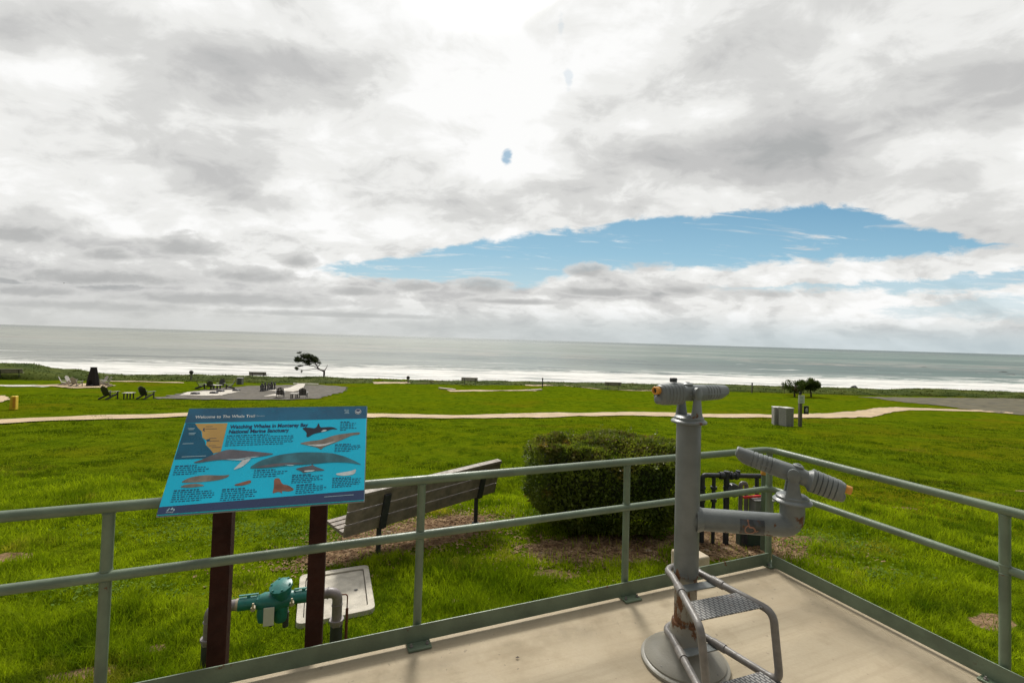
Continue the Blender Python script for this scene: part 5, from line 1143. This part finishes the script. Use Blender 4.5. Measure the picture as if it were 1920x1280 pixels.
# ------------------------------------------------------------------ garden chairs and tables
def make_adir(label, loc, heading, m, mt=None, group='dark garden armchairs by the gravel yards'):
    t = thing('garden_chair', loc, hd(heading), label, 'garden chair', group)   # local +x = the way the sitter looks
    mt = mt or m
    MB().box((.06, 0, .33), (.52, .52, .03), Matrix.Rotation(radians(12), 3, 'Y')).build('seat', m, t, .004)
    mm = MB(); R_ = Matrix.Rotation(radians(-24), 3, 'Y')
    for k in range(5):
        y_ = (k-2)*.112; h_ = .74-.045*abs(k-2)**1.5; mm.box(Vector((-.20, y_, .30))+R_ @ Vector((0, 0, h_/2)), (.022, .100, h_), R_)
    mm.box(Vector((-.22, 0, .30))+R_ @ Vector((0, 0, .35)), (.02, .56, .07), R_); mm.build('backrest', m, t, .003)
    for s_ in (-1, 1):
        MB().box((.06, s_*.335, .545), (.66, .125, .024)).build('armrest', mt, t, .008)
        MB().box((.30, s_*.30, .27), (.09, .03, .54)).build('front_leg', m, t, .003)
        MB().box((-.12, s_*.27, .21), (.86, .028, .12), Matrix.Rotation(radians(-20), 3, 'Y')).build('rear_leg', m, t, .003)
    return t
M['arm'] = mat('sky_lit_arm', (.16, .15, .15), .28, .05, 10)
g = G(205, 748.5); ac = make_adir('leftmost dark armchair on the grass, alone left of the low table', g, 8, M['adir'], M['arm'])
chairs = [((274, 748), 4, 'dark armchair right of the low table at the gravel edge, turned to the sea'), ((525, 746.5), -24, 'dark armchair seen squarely from behind, above the sign panel, left of its small table'),
          ((568, 747), -16, 'dark armchair seen from behind, right of the small table above the sign panel'),
          ((377, 729), 50, 'dark armchair facing right at the left end of the seating circle'), ((393, 730.5), -30, 'dark armchair with its back to us in the seating circle'),
          ((414, 727), 165, 'dark armchair facing us at the back of the seating circle'), ((430, 729.5), -125, 'dark armchair facing left at the right end of the seating circle')]
for (px, py), h_, lb in chairs: dup(ac, G(px, py), hd(h_), lb)
lt = make_adir('pale armchair at the far left of the chimney patio, facing the chimney', G(121, 723), 50, M['adirw'], None, 'pale garden armchairs round the black chimney')
for (px, py), h_, lb in [((133, 721.5), 80, 'pale armchair second from the left on the chimney patio'), ((143, 724.5), 0, 'pale armchair just left of the black chimney'), ((191, 721.5), -160, 'pale armchair right of the black chimney'), ((197, 724.5), -110, 'rightmost pale armchair on the chimney patio')]:
    dup(lt, G(px, py), hd(h_), lb)
def make_table(label, loc, wd, hh_, m, mt, group='small low garden tables'):
    t = thing('garden_table', loc, radians(8), label, 'garden table', group)
    MB().box((0, 0, hh_), (wd, wd*.8, .035)).build('tabletop', mt, t, .004)
    for a_ in (-1, 1):
        for b_ in (-1, 1): MB().box((a_*wd*.32, b_*wd*.28, hh_/2), (.07, .05, hh_)).build('leg', m, t, .003)
    return t
tb1 = make_table('low table with pale top between two dark armchairs on the left lawn', G(241, 748), .62, .44, M['adir'], M['adirw'])
dup(tb1, G(551.5, 747.5), radians(5), 'low table with pale top between the two armchairs seen from behind')
c = dup(tb1, G(404, 729.5), radians(0), 'low pale fire table in the middle of the dark seating circle'); c.scale = (1.7, 1.5, 1.0)
# utility cabinet
gu = G(450, 720.5); ub = thing('slatted_bin', gu, radians(10), 'grey slatted bin near the bluff edge, right of the seating circle', 'bin')
MB().box((0, 0, .4), (.62, .5, .80)).build('body', mat('bin_body_grey', (.11, .11, .12), .5, .1, 9), ub, .01)
mm = MB()
for x_ in (-.28, .28): mm.box((x_, -.255, .42), (.10, .03, .80))
mm.build('corner_board', M['trash'], ub, split=True); MB().box((0, 0, .82), (.68, .56, .04)).build('lid', M['trash'], ub, .005)
# black pyramid chimney
gc = G(174, 724.5); sc2 = gc.y/FPX
ch = thing('outdoor_fireplace', gc, radians(-12), 'black tapered outdoor fireplace with arched opening among pale chairs', 'outdoor fireplace')
mm = MB(); w0, w1, hc_ = 21*sc2/2, 9*sc2/2, 35*sc2
prof2 = [(-w0, 0), (-w0*.45, 0), (-w0*.45, hc_*.2), (-w0*.28, hc_*.32), (0, hc_*.37), (w0*.28, hc_*.32), (w0*.45, hc_*.2), (w0*.45, 0), (w0, 0), (w0*.95, hc_*.30), (w1, hc_), (-w1, hc_), (-w0*.95, hc_*.30)]
n_ = len(prof2); th = [.26*(1-.5*z/hc_) for x, z in prof2]
a_ = mm.addv([(x, -t_, z) for (x, z), t_ in zip(prof2, th)]); b_ = mm.addv([(x, t_, z) for (x, z), t_ in zip(prof2, th)])
mm.f.append(tuple(range(a_, a_+n_))); mm.f.append(tuple(reversed(range(b_, b_+n_)))); mm.f += [(a_+k, b_+k, b_+(k+1) % n_, a_+(k+1) % n_) for k in range(n_)]
mm.build('body', M['chimney'], ch, .01); MB().box((0, 0, hc_+.03), (w1*2.3, .34, .05)).build('cap', M['chimney'], ch, .005)
MB().box((0, 0, .07), (w0*1.9, .6, .14)).build('hearth', M['rock'], ch, .01)
# dark giant game pieces in a row and dark low blocks on the left pad
def make_piece(label, loc, s_, group):
    t = MB().lathe([(.17*s_, 0), (.18*s_, .05*s_), (.12*s_, .12*s_), (.075*s_, .30*s_), (.065*s_, .52*s_), (.12*s_, .56*s_), (.07*s_, .60*s_), (.12*s_, .68*s_), (.12*s_, .76*s_), (.06*s_, .84*s_)], 14).build('game_piece', M['adir'])
    t.location = loc; return tag(t, label, 'game piece', group)
gp = None
for i in range(7):
    px, py = 489+i*4.3, 735-i*.75; g = G(px, py)
    lb = ['first', 'second', 'third', 'fourth', 'fifth', 'sixth', 'seventh'][i]+' from the left in the front row of dark giant game pieces'
    if gp is None: gp = make_piece(lb, g, .85, 'dark giant game pieces in a row')
    else: dup(gp, g, None, lb)
gp2 = None
for i, (px, py, s_) in enumerate(((491, 733, 1.15), (497, 731.6, 1.2), (503, 731, 1.1), (509, 730.4, 1.2), (515, 729.6, 1.05))):
    g = G(px, py); c = dup(gp, g, None, ['first', 'second', 'third', 'fourth', 'fifth'][i]+' from the left in the back row of taller dark game pieces'); c['group'] = 'taller dark game pieces, back row'; c.scale = (s_, s_, s_)
blk = None
for (px, py), lb in (((366, 740.5), 'dark flat block at the left front of the white pad'), ((401, 739), 'larger dark flat block at the middle of the white pad'), ((413, 735.5), 'dark flat block at the back of the white pad'), ((443, 734), 'dark flat block at the right tip of the white pad')):
    g = G(px, py); g.z += .09
    if blk is None:
        blk = MB().box((0, 0, .08), (.62, .5, .16), taper=.8).build('dark_block', M['adir'], None, .03); tag(blk, lb, 'block', 'dark blocks on the white pad'); blk.location = g
    else: dup(blk, g, None, lb)
# timber ends of the sandy court
gt = G(838, 730); tm = MB().box((0, 0, .08), (.35, 2.6, .16)).build('timber_edging', M['timber'], None, .02); tm.location = gt; tm.rotation_euler = (0, 0, radians(58)); tag(tm, 'pale timber edging at the left end of the sandy court', 'timber edging', 'timber edging of the sandy court')
c = dup(tm, G(1002, 732), radians(-50), 'pale timber edging at the right end of the sandy court')
# slim posts on the bluff
def slim(label, px, py_base, hpx, head, cat='post'):
    g = G(px, py_base); k = g.y/FPX; t = thing('bluff_post', g, 0, label, cat); h_ = hpx*k
    MB().box((0, 0, h_/2-.1), (.14, .14, h_+.2)).build('post', M['wood'] if head != 'iron' else M['iron'], t, .01)
    if head == 'round': MB().lathe([(.05, -.10), (.24, -.08), (.27, 0), (.24, .08), (.05, .10)], 18, Matrix.Translation((0, 0, h_)) @ Matrix.Rotation(pi/2, 4, 'X')).build('round_head', M['rock'], t)
    else: MB().lathe([(.10, 0), (.12, .08), (.09, .22), (.02, .26)], 12, Matrix.Translation((0, 0, h_-.1))).build('head', M['iron'], t)
slim('slim post with a small round head against the surf above the seating circle', 358, 714, 16, 'round', 'sign')
slim('slim post with a dark round head on the bluff right of the windswept tree', 765, 718, 10, 'round', 'sign')
slim('slim dark post standing on the bluff right of the sandy court', 1017, 726, 16, 'iron')
slim('slim grey post on the bluff between the telescope and the bushy trees', 1410, 736, 17, 'wood')
# rock lump on bluff and rocks in the sea
def rock(name, loc, sx, sy, sz, label):
    bm = bmesh.new(); bmesh.ops.create_icosphere(bm, subdivisions=3, radius=1)
    for v in bm.verts:
        k = 1+.35*(float(fbm(v.co.x*1.7+loc[0], v.co.y*1.7+v.co.z*2, 3))-.5)*2; v.co = Vector((v.co.x*sx*k, v.co.y*sy*k, v.co.z*sz*k))
    me = bpy.data.meshes.new(name); bm.to_mesh(me); bm.free(); me.materials.append(M['rock']); o = bpy.data.objects.new(name, me); scene.collection.objects.link(o); o.location = loc
    tag(o, label, 'rock')
def seapt(px, py): d = ray(px, py); t_ = (-12.25-EYE)/d[2]; return (d[0]*t_, d[1]*t_, -12.35)
rock('sea_rock', seapt(1881, 697), 3.4, 2.0, .55, 'dark rock breaking the water in the surf at far right'); rock('sea_rock', seapt(1895, 702), 3.2, 1.6, .4, 'lower dark rock nearer the shore at far right')
rock('sea_rock', seapt(1733, 687.5), 2.6, 1.4, .35, 'small dark rock out in the water above the right gravel yard')
gk = at_depth(1603, 729, 80); rock('bluff_rock', (gk.x, gk.y, gk.z-.2), .8, .5, .7, 'small dark rock on the bluff edge right of the bushy trees')

# ------------------------------------------------------------------ trees
def foliage(name, centres, n, size, m, parent, dirb=(0, 0, 0), asp=.35):
    cs = np.array([c_[:3] for c_ in centres]); rs = np.array([c_[3:6] for c_ in centres]); wt = rs.prod(1)**.7; idx = rng.choice(len(cs), n, p=wt/wt.sum())
    d = rng.normal(0, 1, (n, 3)); d /= np.linalg.norm(d, axis=1)[:, None]; p = cs[idx]+d*rs[idx]*(rng.random(n)**.45)[:, None]
    dv = rng.normal(0, .55, (n, 3))+np.array(dirb); dv /= np.linalg.norm(dv, axis=1)[:, None]; sv_ = np.cross(dv, rng.normal(0, 1, (n, 3))); sv_ /= np.linalg.norm(sv_, axis=1)[:, None]
    L_ = rng.uniform(.6, 1.4, n)[:, None]*size; V_ = np.stack([p, p+dv*L_*.5+sv_*L_*asp, p+dv*L_, p+dv*L_*.5-sv_*L_*asp], 1).reshape(-1, 3); k4 = np.arange(n)*4
    return fast_mesh(name, V_, np.stack([k4, k4+1, k4+2, k4+3], 1), m, parent)
g = G(607, 712.5); k = g.y/FPX/5.647
tr_ = thing('windswept_tree', g, 0, 'windswept cypress leaning left on the bluff edge against the surf', 'tree')
def q2(cx, cy_, dy=0): return Vector(((cx-1400)*k, dy, (405-cy_)*k))
tk = MB(); tk.tube([q2(1402, 425), q2(1400, 370), q2(1402, 325), q2(1400, 300)], [.17, .14, .13, .12], 10)
tk.tube([q2(1400, 310), q2(1412, 290, .1), q2(1424, 262, .2), q2(1428, 240, .2)], [.09, .06, .04, .02], 8)
main = [q2(1400, 305), q2(1370, 300, -.1), q2(1340, 285, 0), q2(1318, 255, .1), q2(1300, 225, .1), q2(1260, 200, .2), q2(1190, 185, .2), q2(1110, 150, .1)]
tk.tube(main, [.11, .10, .09, .08, .07, .05, .035, .015], 8)
tk.tube([q2(1395, 315), q2(1350, 300, .3), q2(1290, 290, .4), q2(1240, 300, .4), q2(1180, 308, .3), q2(1100, 292, .3)], [.08, .055, .045, .04, .03, .02], 8)
tk.tube([q2(1340, 285), q2(1300, 262, -.3), q2(1240, 250, -.5), q2(1170, 245, -.6), q2(1120, 225, -.6)], [.07, .05, .04, .03, .015], 8)
tk.tube([q2(1330, 270), q2(1345, 235, .4), q2(1330, 200, .6), q2(1260, 150, .7), q2(1180, 120, .7)], [.06, .05, .04, .03, .015], 8)
for i in range(26):
    a_ = Vector(random.choice(main[3:7])); e_ = a_+Vector((random.uniform(-1.6, .3), random.uniform(-.9, .9), random.uniform(-.3, .9))); tk.tube([a_, a_.lerp(e_, .5)+Vector((0, 0, .1)), e_], [.03, .02, .008], 6)
tk.build('trunk', M['bark'], tr_)
cc = []
for cx, cy_, rx, rz_, dy, ry in ((1240, 165, 55, 30, 0, .8), (1180, 160, 50, 28, .5, .7), (1290, 185, 45, 28, .2, .7), (1150, 200, 55, 22, -.4, .6), (1220, 215, 60, 22, .1, .8), (1120, 180, 35, 12, 0, .4), (1110, 215, 30, 10, .3, .3),
                                 (1320, 205, 35, 20, -.3, .5), (1250, 240, 35, 10, -.4, .4), (1105, 292, 24, 16, .3, .35), (1160, 320, 14, 9, .3, .2), (1130, 125, 28, 8, .1, .3), (1170, 262, 26, 7, -.5, .3), (1350, 225, 20, 10, 0, .3)):
    p = q2(cx, cy_, dy); cc.append((p.x, p.y, p.z, rx*k, ry, rz_*k))
foliage('crown', cc, 3600, .20, M['crown'], tr_, (-.9, 0, .15), .22)
def bushy(label, px, py, w_, h_, lean, n, ms, seed, group='pair of low bushy trees at the bluff edge'):
    random.seed(seed); g = G(px, py); t = thing('bushy_tree', g, 0, label, 'tree', group); tk = MB(); kx = g.y/FPX; hz_ = h_*kx; wz = w_*kx
    top_ = Vector((lean*kx, 0, hz_*.36)); tk.tube([(0, 0, -.3), (lean*kx*.3, 0, hz_*.2), top_], [.13, .10, .08], 10); cc = []
    for i in range(24):
        a_ = random.uniform(0, 2*pi); e_ = top_+Vector((cos(a_)*wz*.40*random.uniform(.5, 1), sin(a_)*wz*.35, random.uniform(-.0, .46)*hz_)); tk.tube([top_, top_.lerp(e_, .5)+Vector((0, 0, .12)), e_], [.05, .035, .015], 6)
        cc.append((e_.x, e_.y, e_.z, random.uniform(.32, .6), random.uniform(.3, .6), random.uniform(.30, .55)))
    tk.build('trunk', M['bark'], t); foliage('crown', cc, int(n*.8), .17, ms, t, (0, 0, .2), .35)
bushy('left of two low bushy trees, thinner and reddish, behind the signpost', 1490, 744, 40, 34, -1, 3000, M['crown2'], 4)
bushy('right of two low bushy trees, denser and rounder, right of the signpost', 1521, 744, 42, 38, -2, 6000, M['crown2'], 9)
# a gull far out over the sea
bp = at_depth(120, 531, 260); bd_ = MB(); bd_.tube([(-.35, 0, 0), (-.1, 0, .03), (.2, 0, .02), (.42, 0, .0)], [.02, .09, .08, .01], 8)
for s_ in (-1, 1):
    bd_.tube([(0, 0, .03), (.05, s_*.45, .22), (-.08, s_*1.0, .10)], [.05, .06, .012], 6)
o = bd_.build('gull', M['rock']); o.location = bp; o.rotation_euler = (0, 0, radians(60)); tag(o, 'tiny dark gull gliding low in the sky at far left', 'bird')
